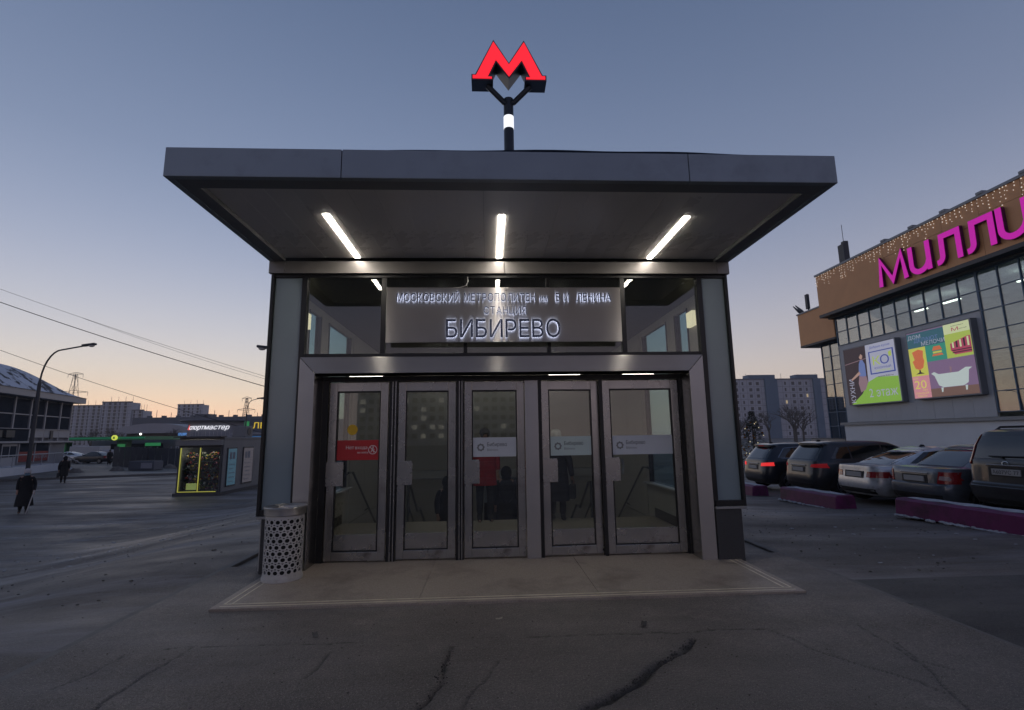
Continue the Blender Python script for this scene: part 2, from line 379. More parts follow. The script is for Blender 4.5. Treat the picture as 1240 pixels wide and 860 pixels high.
at = me.attributes.new('crack', 'FLOAT', 'POINT'); at.data.foreach_set('value', np.clip(dirt, 0, 1).reshape(-1).astype(np.float32))
mw = asphalt('pavement concrete', (.190, .163, .140), .25); t = mw.node_tree; b = t.nodes['Principled BSDF']
an = t.nodes.new('ShaderNodeAttribute'); an.attribute_name = 'crack'
mm = t.nodes.new('ShaderNodeMix'); mm.data_type = 'RGBA'; mm.inputs[7].default_value = (.012, .011, .01, 1)
t.links.new(an.outputs['Fac'], mm.inputs[0]); t.links.new(b.inputs['Base Color'].links[0].from_socket, mm.inputs[6]); t.links.new(mm.outputs[2], b.inputs['Base Color'])
me.materials.append(mw); me.polygons.foreach_set('use_smooth', [True]*len(me.polygons))
po = bpy.data.objects.new('pavement', me); col.objects.link(po); po['kind'] = 'structure'; ORG['pavement'] = (0, 0, 0)
# rubble lying in the wide crack
rb = MB()
for k in range(260):
    pl = CRACKS[0][0] if k < 200 else CRACKS[4][0]
    i = random.randrange(len(pl)-1); a, b_ = pl[i], pl[i+1]; q = random.random(); s = random.uniform(.003, .010)
    rb.ell((a[0]+(b_[0]-a[0])*q+random.gauss(0, .02), a[1]+(b_[1]-a[1])*q+random.gauss(0, .02), -.034+random.uniform(0, .01)), (s, s*random.uniform(.6, 1), s*.7), 5, 3)
o = add('crack_rubble', rb, mat('rubble', (.05, .045, .04), .9, 0, .4, 40)); tag(o, 'crumbled stones lying in the wide crack of the pavement', 'rubble', kind='stuff')
# glazed ice dragged across the road on the left
M_ice = asphalt('icy film', (.30, .305, .33), .3); t = M_ice.node_tree; b = t.nodes['Principled BSDF']
co = t.nodes.new('ShaderNodeTexCoord'); mp_ = t.nodes.new('ShaderNodeMapping'); mp_.inputs['Scale'].default_value = (.35, 1.6, 1); mp_.inputs['Rotation'].default_value = (0, 0, -.45)
nz = t.nodes.new('ShaderNodeTexNoise'); nz.inputs['Scale'].default_value = 1.6; nz.inputs['Detail'].default_value = 10; nz.inputs['Roughness'].default_value = .7
rg_ = t.nodes.new('ShaderNodeMapRange'); rg_.inputs[1].default_value = .48; rg_.inputs[2].default_value = .68; rg_.inputs[4].default_value = .75
at_ = t.nodes.new('ShaderNodeAttribute'); at_.attribute_name = 'edge'; ml_ = t.nodes.new('ShaderNodeMath'); ml_.operation = 'MULTIPLY'
t.links.new(co.outputs['Object'], mp_.inputs[0]); t.links.new(mp_.outputs[0], nz.inputs['Vector']); t.links.new(nz.outputs[0], rg_.inputs[0])
t.links.new(rg_.outputs[0], ml_.inputs[0]); t.links.new(at_.outputs['Fac'], ml_.inputs[1]); t.links.new(ml_.outputs[0], b.inputs['Alpha'])
ICE = [([(-9.6, 17.5), (-10.4, 14.5), (-11.3, 12.0), (-12.1, 10.2), (-12.9, 8.2), (-13.6, 6.0)], .85), ([(-7.8, 13.5), (-8.9, 11.2), (-10.0, 9.1), (-10.9, 7.6), (-12.0, 6.2)], .6), ([(-22.5, 12.5), (-19.75, 15.2), (-17.5, 16.6), (-15.3, 17.4)], .5), ([(-6.4, 9.5), (-7.3, 7.0), (-8.4, 5.0), (-9.6, 3.2)], .45)]
for pl, wd in ICE:
    P = np.array(pl, float); n = 60; q = np.linspace(0, len(P)-1, n); cx_ = np.interp(q, range(len(P)), P[:, 0]); cy_ = np.interp(q, range(len(P)), P[:, 1])
    d_ = np.stack([np.gradient(cx_), np.gradient(cy_)], 1); d_ /= np.linalg.norm(d_, axis=1)[:, None]; vs_ = np.linspace(-1, 1, 11); mb = MB(); ed = []
    for i in range(n):
        for v in vs_:
            x, y = cx_[i]-d_[i, 1]*v*wd, cy_[i]+d_[i, 0]*v*wd; mb.v.append((x, y, float(gz(x, y))+.012)); ed.append((1-v*v)*min(1, 5*i/n, 5*(n-1-i)/n))
    mb.f = [(i*11+j, (i+1)*11+j, (i+1)*11+j+1, i*11+j+1) for i in range(n-1) for j in range(10)]
    o = struct('ice_film', mb, M_ice); a_ = o.data.attributes.new('edge', 'FLOAT', 'POINT'); a_.data.foreach_set('value', np.array(ed, np.float32))
# grit, crumbs of ice and scraps lying about
gr = MB(); ic_ = MB()
for k in range(1500):
    x, y = random.uniform(-3.4, 3.5), random.uniform(-5.2, -1.35); q = .0025+.006*random.random()**4
    gr.ell((x, y, -.023), (q*random.uniform(.7, 1.4), q, q*.6), 5, 3)
for k in range(900):
    x = random.uniform(-14, -3.8); y = random.uniform(-3, 14); q = .006+.016*random.random()**3; gr.ell((x, y, float(gz(x, y))+.004), (q*random.uniform(.7, 1.5), q, q*.5), 5, 3)
for k in range(700):
    x = random.uniform(3.9, 8.5); y = random.uniform(-3.5, 7); q = .005+.014*random.random()**3; gr.ell((x, y, float(gz(x, y))+.004), (q*random.uniform(.7, 1.5), q, q*.5), 5, 3)
for k in range(420):
    x = random.gauss(-9.5, 3.2) if k < 380 else random.uniform(4, 7.6); y = 5+random.gauss(0, 1.4)+(x+9)*.36 if k < 380 else random.uniform(-1, 5)
    if -3.7 < x < 3.8: continue
    q = .008+.03*random.random()**4; ic_.ell((x, y, float(gz(x, y))+.004), (q*random.uniform(.8, 2), q, q*.35), 6, 3)
tag(add('grit', gr, mat('grit', (.10, .09, .08), .9, 0, .5, 30)), 'fine dark grit scattered over the pavement and the road edges', 'grit', kind='stuff')
tag(add('ice_crumbs', ic_, mat('ice crumbs', (.34, .35, .37), .5, 0, .2, 30)), 'pale crumbs of ice and snow scattered on the road', 'ice', kind='stuff')
for (x, y, a, lab, m__) in ((-.14, -1.72, .4, 'flattened cigarette end on the pavement before the middle door', (.4, .36, .30)), (1.05, -1.95, 1.2, 'dark scrap of paper on the pavement right of the long joint', (.06, .055, .05)), (-1.62, -1.95, 2.0, 'small torn paper scrap on the pavement at the left', (.09, .085, .08))):
    q = MB(); w_ = .02 if m__[0] > .2 else .035
    q.raw([(x+w_*1.6*u*math.cos(a)-w_*.6*v*math.sin(a), y+w_*1.6*u*math.sin(a)+w_*.6*v*math.cos(a), -.018+.008*abs(u*v)+h_) for h_ in (0, .003) for u in (-1, -.2, .5, 1) for v in (-1, .1, 1)],
          [(h*12+i*3+j, h*12+i*3+j+1, h*12+i*3+j+4, h*12+i*3+j+3) for h in (0, 1) for i in range(3) for j in range(2)]); tag(add('litter', q, mat('litter %.2f' % m__[0], m__, .9)), lab, 'litter', 'scraps of litter on the pavement')
# kerb sides of that pavement, the far kerb and pavement, the patch
k = MB()
k.box(X0-.09, X0+.002, Y0, 7.9, -.5, -.032)
for i in range(9): k.box(X1-.002, X1+.10, -7.6+i*1.0, -7.6+i*1.0+.985, -.3, -.036-.004*(i % 3))
struct('pavement_kerb', k, mat('kerb concrete', (.15, .145, .135), .8, 0, .25, 6, .3, 30), bevel=.012)
n_ = np.array([9.55, 3.58]); n_ /= np.linalg.norm(n_); q_ = np.array([-n_[1], n_[0]]); K0 = np.array([-33.33, 30.05])
fk = MB(); fs_ = MB()
for i in range(-14, 16):
    a = K0+n_*i*3; fk.obox((a[0]+n_[0]*1.5, a[1]+n_[1]*1.5, -1.0), ((n_[0], n_[1], 0), (q_[0], q_[1], 0), (0, 0, 1)), (1.492, .09, .14))
a = K0+n_*3+q_*6.1; fs_.obox((a[0], a[1], -1.02), ((n_[0], n_[1], 0), (q_[0], q_[1], 0), (0, 0, 1)), (45, 6.0, .13))
struct('far_kerb', fk, MATS['kerb concrete']); struct('far_pavement', fs_, M_walk)
pp = MB()
pp.grid(lambda x, y: (x, y, float(gz(x, y))+.006), np.linspace(3.72, 6.6, 12), [-2.5, -2.0, -1.5, -1.0, -.75])
struct('asphalt_patch', pp, M_patch)


# ------------------------------------------------------------------ metro pavilion
pav = thing('metro_pavilion', 'grey metro entrance pavilion with a deep flat canopy and five glazed doors', 'pavilion', (0, 0, 0))
W = 3.0
# canopy
CX, CY = 3.037, -2.156
for i, (a, c) in enumerate(((-CX, -1.515), (-1.509, 1.632), (1.638, CX))):
    box('fascia_panel', M_fascia, pav, a, c, CY, CY+.06, 3.81, 4.085, bevel=.006)
for s in (-1, 1):
    for a, c in ((CY+.063, 1.2), (1.206, 4.6), (4.606, 8.0)):
        box('fascia_panel', M_fascia, pav, min(s*CX, s*(CX-.06)), max(s*CX, s*(CX-.06)), a, c, 3.81, 4.085, bevel=.006)
rim = MB(); rim.box(-CX+.004, CX-.004, CY+.063, CY+.22, 3.815, 3.90)
for s in (-1, 1): rim.box(min(s*(CX-.064), s*(CX-.20)), max(s*(CX-.064), s*(CX-.20)), CY+.223, 0, 3.815, 3.90)
add('soffit_rim', rim, M_rim, pav)
def roof_z(x, y): return 4.088+.022*math.sin(x*.9+.9)+.012*(abs(x) < 2.5)+.005*math.sin(5*x)
rf = MB(); rf.grid(lambda x, y: (x, y, roof_z(x, y)), np.linspace(-CX+.02, CX-.02, 40), np.linspace(CY+.03, 8, 30)); add('roof', rf, M_roof, pav, smooth=60)
rs = MB(); rs.box(-CX+.07, CX-.07, CY+.07, 7.95, 3.91, 4.05); add('canopy_deck', rs, M_rim, pav)
add('roof_clip', MB().tube([(-1.55, CY+.12, 4.10), (-1.55, CY+.12, 4.125), (-1.32, CY+.12, 4.125), (-1.32, CY+.12, 4.10)], .012, 6), M_black, pav)
LX = (-1.91, -.065, 1.95)
nP = 22; xw = (CX-.2)*2/nP
for i in range(nP):
    a = -(CX-.2)+i*xw; c = a+xw
    x0, x1 = a+.0012, c-.0012
    hit = [l for l in LX if l-.05 < x1 and l+.05 > x0]
    zz = 3.862+random.uniform(-.0006, .0006)
    if not hit: pane('soffit_panel', M_soffit, pav, x0, x1, CY+.222, -.005, zz, zz+.02)
    else:
        l = hit[0]; q = MB()
        q.box(x0, x1, CY+.222, -1.32, zz, zz+.02); q.box(x0, x1, .0, -.005, zz, zz+.02)
        if l-.036 > x0: q.box(x0, min(l-.036, x1), -1.319, -.001, zz, zz+.02)
        if l+.036 < x1: q.box(max(l+.036, x0), x1, -1.319, -.001, zz, zz+.02)
        add('soffit_panel', q, M_soffit, pav)
for l in LX:
    f = MB(); f.box(l-.034, l+.034, -1.315, -.01, 3.872, 3.90); fo = add('strip_light', f, M_rim, pav)
    box('diffuser', M_lamp, fo, l-.030, l+.030, -1.305, -.02, 3.854, 3.871)
# band under the canopy
for a, c in ((-3.03, -2.83), (-2.826, .0), (.004, 2.86), (2.864, 3.03)):
    box('beam_panel', M_beam, pav, a, c, -.03, .03, 3.645, 3.808, bevel=.004)
# black framing of the upper glazing and the side pilasters
fr = MB()
fr.box(-3.0, 3.0, .02, .10, 3.60, 3.645)
fr.box(-2.60, 2.62, .03, .11, 2.555, 2.60)
for a, c in ((-2.615, -2.545), (2.585, 2.655)): fr.box(a, c, .015, .11, .62, 3.60)
for a, c in ((-1.60, -1.535), (1.54, 1.605), (-.535, -.485), (.55, .60)): fr.box(a, c, .025, .10, 2.60, 3.60)
add('glazing_frame', fr, M_black, pav, bevel=.004)
for s in (-1, 1):
    c = MB(); c.box(*sorted((s*3.0, s*2.965)), -.01, .13, .63, 3.645); c.box(*sorted((s*2.965, s*2.615)), -.005, .10, .63, .70)
    add('corner_frame', c, M_black, pav, bevel=.004)
    a, c = (-2.96, -2.618) if s < 0 else (2.658, 2.96)
    box('pilaster_glass', M_frost, pav, a, c, .04, .06, .702, 3.598)
    box('ledge', M_ledge, pav, *sorted((s*2.99, s*2.60)), -.03, .14, .60, .628, bevel=.004)
    box('plinth', M_granite, pav, *sorted((s*2.93, s*2.60)), -.01, .30, -.4, .598, bevel=.006)
for a, c in ((-2.545, -1.60), (-1.535, -.535), (-.485, .55), (.60, 1.54), (1.605, 2.585)):
    pane('transom_glass', M_glass, pav, a, c, .055, .063, 2.60, 3.60)
# steel portal with mitred corners
po_, pi_, zt, zi = 2.587, 2.395, 2.552, 2.342
XZ = lambda u, v, d: (u, d, v)
for s in (-1, 1):
    add('portal_leg', MB().prism([(s*po_, -.03), (s*pi_, -.03), (s*pi_, zi), (s*(po_-.001), zt-.002)], XZ, 0, .34), M_steel, pav, bevel=.004)
add('portal_header', MB().prism([(-po_+.003, zt), (po_-.003, zt), (pi_-.003, zi+.002), (-pi_+.003, zi+.002)], XZ, .0, .34), M_steelh, pav, bevel=.004)
jb = MB(); jb.box(-pi_, pi_, .33, .44, 2.275, 2.341)
for a, c in ((-2.394, -2.315), (-1.525, -1.415), (-.645, -.545), (.445, .485), (1.275, 1.315), (2.365, 2.394)): jb.box(a, c, .335, .45, -.03, 2.274)
add('door_jamb', jb, M_black, pav)
ja = MB()
for a in (-1.485, -1.445, -.61, -.575): ja.box(a, a+.012, .325, .34, 0, 2.27)
add('jamb_trim', ja, M_door, pav)
box('centre_post', M_steel, pav, .262, .44, .30, .46, -.02, 2.27, bevel=.005)
# five door leaves
M_white = mat('sticker film', (.46, .50, .56), .35, 0, .04, 4); M_whiteg = mat('sticker film pale', (.42, .52, .52), .35, 0, .04, 4)
M_redf = mat('red film', (.42, .015, .02), .35); M_ink = mat('print ink', (.03, .03, .035), .5); M_inkw = mat('print white', (.7, .65, .65), .5)
M_inkg = mat('print grey', (.16, .17, .18), .5); M_yel = mat('yellow dot film', (.65, .40, .01), .4)
def door(x0, x1, ang, lock, film, lab):
    wd = x1-x0; st = .098; top = 2.265
    q = MB()
    q.box(0, st, 0, .05, .015, top); q.box(wd-st, wd, 0, .05, .015, top)
    q.box(st, wd-st, .001, .049, top-.12, top); q.box(st, wd-st, .001, .049, .015, .125)
    fr_ = add('door', q, M_door, pav, bevel=.005, loc=(x0, .36, 0), rz=R(ang))
    bead = MB()
    for a, c, e, f in ((st, st+.016, .125, top-.12), (wd-st-.016, wd-st, .125, top-.12)): bead.box(a, c, .006, .044, e, f)
    bead.box(st+.016, wd-st-.016, .006, .044, top-.136, top-.12); bead.box(st+.016, wd-st-.016, .006, .044, .125, .14)
    add('glazing_bead', bead, M_black, fr_)
    box('glass', M_glassd, fr_, st+.016, wd-st-.016, .022, .03, .14, top-.136)
    box('kick_plate', M_door, fr_, st+.02, wd-st-.02, .012, .0215, .142, .33, bevel=.002)
    box('lock_plate', M_door, fr_, *((-.012, .215) if lock else (.0, .20)), -.014, -.001, .93, 1.235, bevel=.004)
    a, c = st+.018, wd-st-.018
    D = lambda u, v, d: (u, .0195-d, v)
    if film == 'red':
        box('sticker', M_redf, fr_, a-.02, c+.02, .0195, .0215, 1.255, 1.51)
        t_ = MB(); put_text(t_, 'Нет', D, a+.115, 1.395, .045, .001); put_text(t_, 'входа', D, a+.235, 1.395, .042, .001, bold=.004); put_text(t_, 'no entry', D, a+.265, 1.34, .030, .001)
        add('sticker_lettering', t_, M_inkw, fr_)
        ic = MB(); C_ = (c-.075, 1.385)
        ring = [(math.cos(2*PI*k/28), math.sin(2*PI*k/28)) for k in range(28)]
        ic.raw([D(C_[0]+x*r_, C_[1]+z*r_, .001) for r_ in (.05, .058) for x, z in ring], [(k, (k+1) % 28, 28+(k+1) % 28, 28+k) for k in range(28)])
        for pth in ([(-.036, .036), (.036, -.036)], [(.0, .02), (-.012, -.008), (-.024, -.034)], [(-.012, -.008), (.012, -.014), (.01, -.036)], [(-.024, .01), (0, .016), (.022, .0)]):
            ic.prism([(C_[0]+u, C_[1]+v) for u, v in stroke(pth, .008)], D, .0012, .0018)
        ic.prism([(C_[0]+.004+.010*math.cos(k*PI/5), C_[1]+.034+.010*math.sin(k*PI/5)) for k in range(10)], D, .0012, .0018)
        add('sticker_icon', ic, M_inkw, fr_)
        add('yellow_dot', MB().prism([(a+.19+.068*math.cos(2*PI*k/32), 1.645+.068*math.sin(2*PI*k/32)) for k in range(32)], D, -.002, 0), M_yel, fr_)
    elif film:
        box('sticker', M_whiteg if film == 'green' else M_white, fr_, a-.004, c+.004, .0195, .0215, 1.27, 1.52)
        t_ = MB(); put_text(t_, 'Бибирево', D, a+.185, 1.405, .050, .001, width=.26, bold=.006); add('sticker_lettering', t_, M_ink, fr_)
        t_ = MB(); put_text(t_, 'Bibirevo', D, a+.185, 1.345, .032, .001); add('sticker_lettering', t_, M_inkg, fr_)
        ic = MB(); C_ = (a+.10, 1.392); n2 = 32
        rr = [(.052 if k % 4 < 2 else .045) for k in range(n2)]
        ic.raw([D(C_[0]+math.cos(2*PI*k/n2)*r_, C_[1]+math.sin(2*PI*k/n2)*r_, .001) for ring_ in (0, 1) for k, r_ in enumerate(rr if ring_ else [.026]*n2)], [(k, (k+1) % n2, n2+(k+1) % n2, n2+k) for k in range(n2)])
        add('sticker_icon', ic, M_inkg, fr_)
    if lab: fr_['label'] = lab
    return fr_
door(-2.305, -1.535, -2.5, 1, 'red', 'glazed door with a red no entry sticker and a yellow dot')
door(-1.41, -.65, 0, 0, '', 'glazed door without a sticker')
door(-.54, .258, 0, 0, 'white', 'glazed door with a station name sticker left of the wide post')
door(.488, 1.272, 3.5, 0, 'green', 'glazed door with a greenish station name sticker, slightly ajar')
door(1.318, 2.362, 0, 0, 'white', 'widest glazed door, at the right end')
add('pull_handle', MB().tube([(1.56, .412, 1.20), (1.575, .46, 1.20), (1.59, .475, 1.12), (1.575, .46, 1.02), (1.56, .412, 1.02)], .013, 10), M_sill, pav, smooth=True)
# lobby
lob = MB(); lob.box(-2.9, 2.9, .46, 3.30, -.16, -.004); add('lobby_floor', lob, M_floor, pav)
for k in range(5):
    for j in range(3):
        pane('floor_tile', M_floor, pav, -2.88+k*1.154, -2.88+k*1.154+1.149, .47+j*.943, .47+j*.943+.938, -.0035, .004)
for s in (-1, 1):
    wx = s*2.93
    wl = MB(); wl.box(*sorted((wx, wx+s*.07)), .13, 9.9, -2.4, .60); add('side_wall', wl, M_lwall, pav)
    wl = MB()
    for a, c in ((.13, 1.20), (1.76, 2.15), (3.55, 9.9)): wl.box(*sorted((wx, wx+s*.07)), a, c, .60, 3.62)
    wl.box(*sorted((wx, wx+s*.07)), 1.20, 1.76, 3.49, 3.62); wl.box(*sorted((wx, wx+s*.07)), 2.15, 3.55, 3.49, 3.62)
    add('side_wall_panel', wl, M_lwall, pav)
    for a, c in ((1.2, 1.76), (2.15, 3.55)): pane('side_glass', M_sglass, pav, *sorted((wx+s*.03, wx+s*.04)), a, c, .62, 3.49)
    sf = MB()
    for a in (1.2, 1.725, 2.15, 3.515): sf.box(*sorted((wx-s*.012, wx+s*.082)), a, a+.035, .62, 3.49)
    add('side_frame', sf, M_black, pav)
    box('window_sill', M_sill, pav, *sorted((wx-s*.10, wx-s*.002)), .5, 3.7, .59, .615, bevel=.004)
    box('skirting', M_skirt, pav, *sorted((wx-s*.022, wx-s*.002)), .5, 3.3, .0, .16)
    for k in range(5): box('wall_panel', M_lwall, pav, *sorted((wx-s*.016, wx-s*.003)), 3.72+k*1.2, 3.72+k*1.2+1.19, -.4-.0*k, 3.55)
    box('wall_lamp', M_wlamp, pav, *sorted((wx-s*.06, wx-s*.004)), .90, 1.12, 3.15, 3.38)
    hr = MB(); hr.tube([(s*2.82, 3.3, .9), (s*2.82, 3.6, .9), (s*2.82, 8.2, -1.9)], .022, 8)
    for y in (3.4, 5.0, 6.6): z = .9 if y < 3.6 else .9-(y-3.6)*.609; hr.tube([(s*2.82, y, z), (s*2.90, y, z-.05)], .012, 6)
    add('handrail', hr, M_rail, pav, smooth=True)
for k in range(14):
    y = 3.30+k*.33; z = -(k+1)*.165
    box('stair_step', M_floor, pav, -2.9, 2.9, y, y+.34, z-.17, z)
for x in (-1.72, 1.72):
    hr = MB(); hr.tube([(x, 3.35, 0), (x, 3.35, .66), (x, 3.6, .62), (x, 4.6, .02), (x, 5.0, .02), (x, 8.2, -1.6)], .026, 8)
    hr.tube([(x, 3.35, .3), (x, 4.6, -.42), (x, 5.0, -.42), (x, 8.2, -2.05)], .018, 6)
    add('stair_railing', hr, M_rail, pav, smooth=True)
bw = MB(); bw.box(-2.9, 2.9, 8.0, 8.1, .62, 3.62); bw.box(-2.9, -.35, 8.0, 8.1, -2.4, .39); bw.box(.85, 2.9, 8.0, 8.1, -2.4, .39); add('back_wall', bw, M_lwall, pav)
for k in range(6):
    z = .63+k*.49
    for j in range(4): pane('back_panel', M_lwall, pav, -2.88+j*1.44, -2.88+j*1.44+1.432, 7.985, 7.999, z, z+.484)
box('lintel', M_sill, pav, -2.9, 2.9, 7.95, 8.12, .40, .61)
ps = MB(); ps.box(-2.99, 2.99, 9.9, 10.0, -2.45, .6); ps.box(-2.9, 2.9, 7.9, 9.9, -2.5, -2.4); add('passage', ps, M_skirt, pav)
lc = MB(); lc.box(-2.99, 2.99, .12, 8.1, 3.621, 3.70); add('lobby_ceiling', lc, M_lceil, pav)
for x in (-1.8, -.6, .6, 1.8): box('hidden_lobby_lamp', M_lampi, pav, x-.05, x+.05, 7.0, 7.8, 3.595, 3.62)  # rear row added out of sight to brighten the stairwell and back wall
for x in (-.9, .9): box('hidden_lobby_lamp', M_lampi, pav, x-.05, x+.05, .9, 2.7, 3.595, 3.62)
for x in (-1.9, .85, 1.9): box('door_lamp', M_lampi, pav, x-.22, x+.22, .58, .62, 2.36, 2.39)
dh = MB(); dh.box(-2.39, 2.39, .445, .60, 2.40, 2.60); add('inner_header', dh, M_rim, pav)
bk = MB(); bk.box(-3.0, 3.0, 8.12, 10.05, -.3, 3.64); add('rear_wall', bk, M_fascia, pav)

# ------------------------------------------------------------------ station sign
sg = thing('station_sign', 'brushed steel station sign with backlit dark letters above the doors', 'sign', (0, -.1, 2.71))
box('panel', M_sign, sg, -1.50, 1.50, -.125, -.10, 2.71, 3.425, bevel=.003)
br = MB(); 
for x in (-1.2, 0, 1.2):
    for z in (2.8, 3.3): br.box(x-.02, x+.02, -.099, .024, z-.02, z+.02)
add('bracket', br, M_black, sg)
SF = lambda y0: (lambda u, v, d: (u, y0-d, v))
def letters(s, x0, x1, z, h, gap, space, small='', bold=0):
    W_ = []; cur = 0
    hs = [h*(.8 if i in small else 1) for i, ch in enumerate(s)] if small else [h]*len(s)
    for ch, hh in zip(s, hs):
        if ch == ' ': cur += space; continue
        V, F = text(ch, hh, .012, bold); W_.append((cur, V, F)); cur += V[:, 0].max()+gap*(1 if ch not in '.' else .8)
    k = (x1-x0)/(cur-gap)
    for c0, V, F in W_:
        X = x0+(c0+V[:, 0])*k
        lo = add('letter', MB().raw([(x, -.148-d, z+v) for x, v, d in zip(X, V[:, 1], V[:, 2])], F), M_letter, sg)
        back = [i for i in range(len(V)) if V[i, 2] < 1e-6]; ren = {i: k_ for k_, i in enumerate(back)}
        cx = X.mean(); cz = V[:, 1].mean()
        bf = [f for f in F if all(i in ren for i in f)]
        add('led_back', MB().raw([(X[i], -.1465, z+V[i, 1]) for i in back], [tuple(ren[i] for i in f) for f in bf]), M_led, lo)
        st_ = MB()
        st_.tube([(cx, -.124, z+cz), (cx, -.145, z+cz)], .004, 5)
letters('МОСКОВСКИЙ МЕТРОПОЛИТЕН им  В И  ЛЕНИНА', -1.37, 1.37, 3.235, .105, .022, .055, small={24, 25}, bold=.0035)
letters('СТАНЦИЯ', -.27, .27, 3.07, .095, .020, .05, bold=.003)
letters('БИБИРЕВО', -.745, .70, 2.765, .235, .042, .1, bold=.006)
add('sign_cable', MB().tube([(-.48, -.02, 3.6), (-.475, -.05, 3.52), (-.50, -.06, 3.47), (-.58, -.06, 3.445), (-.66, -.06, 3.44)], .006, 6), M_sill, sg, smooth=True)

# ------------------------------------------------------------------ the red metro letter on its pole
ms = thing('metro_sign', 'glowing red letter M on a dark pole on top of the canopy', 'sign', (.12, .6, 4.1))
k_ = 1.13/478; zb_ = 6.83
def mp(pts): return [(.125+(x-357)*k_, zb_+(352-z)*k_) for x, z in pts]
half = [(357, 238), (455, 74), (572, 322), (596, 322), (596, 362), (458, 362), (458, 334), (482, 334), (438, 236), (357, 352)]
outl = half+[(714-x, z) for x, z in half[::-1]][1:-1]
rhalf = [(357, 252), (455, 90), (566, 331), (588, 331), (588, 353), (466, 353), (466, 341), (494, 341), (440, 218), (357, 336)]
rout = rhalf+[(714-x, z) for x, z in rhalf[::-1]][1:-1]
add('letter_box', MB().prism(mp(outl), XZ, .40, .66), M_mgrey, ms)
add('letter_face', MB().prism(mp(rout), XZ, .388, .399), M_red, ms)
add('fork', MB().tube([(-.30+.125-.02, .53, 6.80), (.125-.07, .56, 6.55), (.125-.03, .56, 6.545)], .042, 8).tube([(.30+.125+.02, .53, 6.80), (.125+.07, .56, 6.55), (.125+.03, .56, 6.545)], .042, 8), M_pole, ms, smooth=True)
add('pole', MB().tube([(.12, .6, 4.05), (.12, .6, 6.13)], .075, 20).tube([(.12, .6, 6.335), (.12, .6, 6.63)], .075, 20), M_pole, ms, smooth=True)
add('pole_band', MB().tube([(.12, .6, 6.131), (.12, .6, 6.334)], .078, 20), M_band, ms, smooth=True)

# ------------------------------------------------------------------ entrance platform
pl = thing('entrance_platform', 'low brown granite platform with pale inlaid strips before the doors', 'platform', (0, -.5, -.02))
for j, (a, c) in enumerate(((-2.81, -.902), (-.899, .85), (.853, 2.87))):
    add('platform_slab', MB().box(a, c, -1.285, .37, -.06, (0, -.0012, .0006)[j]), M_plat, pl, bevel=.004)
s_ = MB()
for y in (-1.235, -1.165): s_.box(-2.74, 2.80, y, y+.016, -.01, .003)
for x in (-2.74, -2.67): s_.box(x, x+.016, -1.149, -.02, -.01, .003)
for x in (2.715, 2.785): s_.box(x, x+.016, -1.149, -.02, -.01, .003)
add('inlay_strip', s_, M_strip, pl)

# ------------------------------------------------------------------ litter bin
M_binw = mat('bin enamel', (.50, .49, .47), .45, .1, .12, 6, dirt=((.28, .25, .22), 4, .55, .8)); M_bind = mat('bin inside', (.01, .01, .01), .9)
bn = thing('litter_bin', 'white perforated litter bin with a steel rim beside the left doorway', 'bin', (-2.54, -.30, 0))
B = MB(); bc = (-2.54, -.30); rb_ = .205; NC, NR = 18, 9; z0_, z1_ = .07, .665
for r_ in range(NR):
    za = z0_+(z1_-z0_)*r_/NR; zb2 = z0_+(z1_-z0_)*(r_+1)/NR; zc = (za+zb2)/2
    for c_ in range(NC):
        off = .5*(r_ % 2); ta = 2*PI*(c_+off)/NC; tb = 2*PI*(c_+off+1)/NC; tm = (ta+tb)/2; n = 12
        ring = []
        for kk in range(n):
            an_ = 2*PI*kk/n; ring.append((tm+.0245/rb_*math.cos(an_), zc+.0215*math.sin(an_)))
        outer = []
        for kk in range(n):
            an_ = 2*PI*kk/n; cx_, sz_ = math.cos(an_), math.sin(an_); q = max(abs(cx_), abs(sz_)); outer.append((tm+(tb-ta)/2*cx_/q, zc+(zb2-za)/2*sz_/q))
        P_ = lambda th, z, rr: (bc[0]+rr*math.cos(th)*(1+.02*z), bc[1]+rr*math.sin(th)*(1+.02*z), z)
        vs = [P_(th, z, rb_) for th, z in outer]+[P_(th, z, rb_) for th, z in ring]+[P_(th, z, rb_-.006) for th, z in ring]
        B.raw(vs, [(i, (i+1) % n, n+(i+1) % n, n+i) for i in range(n)]+[(n+i, n+(i+1) % n, 2*n+(i+1) % n, 2*n+i) for i in range(n)])
B.lathe([(rb_+.004, .02), (rb_+.006, .03), (rb_, .075)], (bc[0], bc[1], 0), 44); B.lathe([(rb_+.0005, .66), (rb_+.002, .70)], (bc[0], bc[1], 0), 44)
add('perforated_shell', B, M_binw, bn, smooth=30)
add('liner', MB().lathe([(.18, .03), (.185, .70)], (bc[0], bc[1], 0), 28), M_bind, bn, smooth=30)
add('rim', MB().lathe([(.206, .69), (.222, .70), (.226, .765), (.232, .778), (.228, .786), (.206, .782), (.14, .77), (.135, .75)], (bc[0], bc[1], 0), 44), M_steelh, bn, smooth=40)
add('base_ring', MB().lathe([(.20, .001), (.215, .002), (.216, .03), (.20, .035)], (bc[0], bc[1], 0), 44), M_binw, bn, smooth=40)

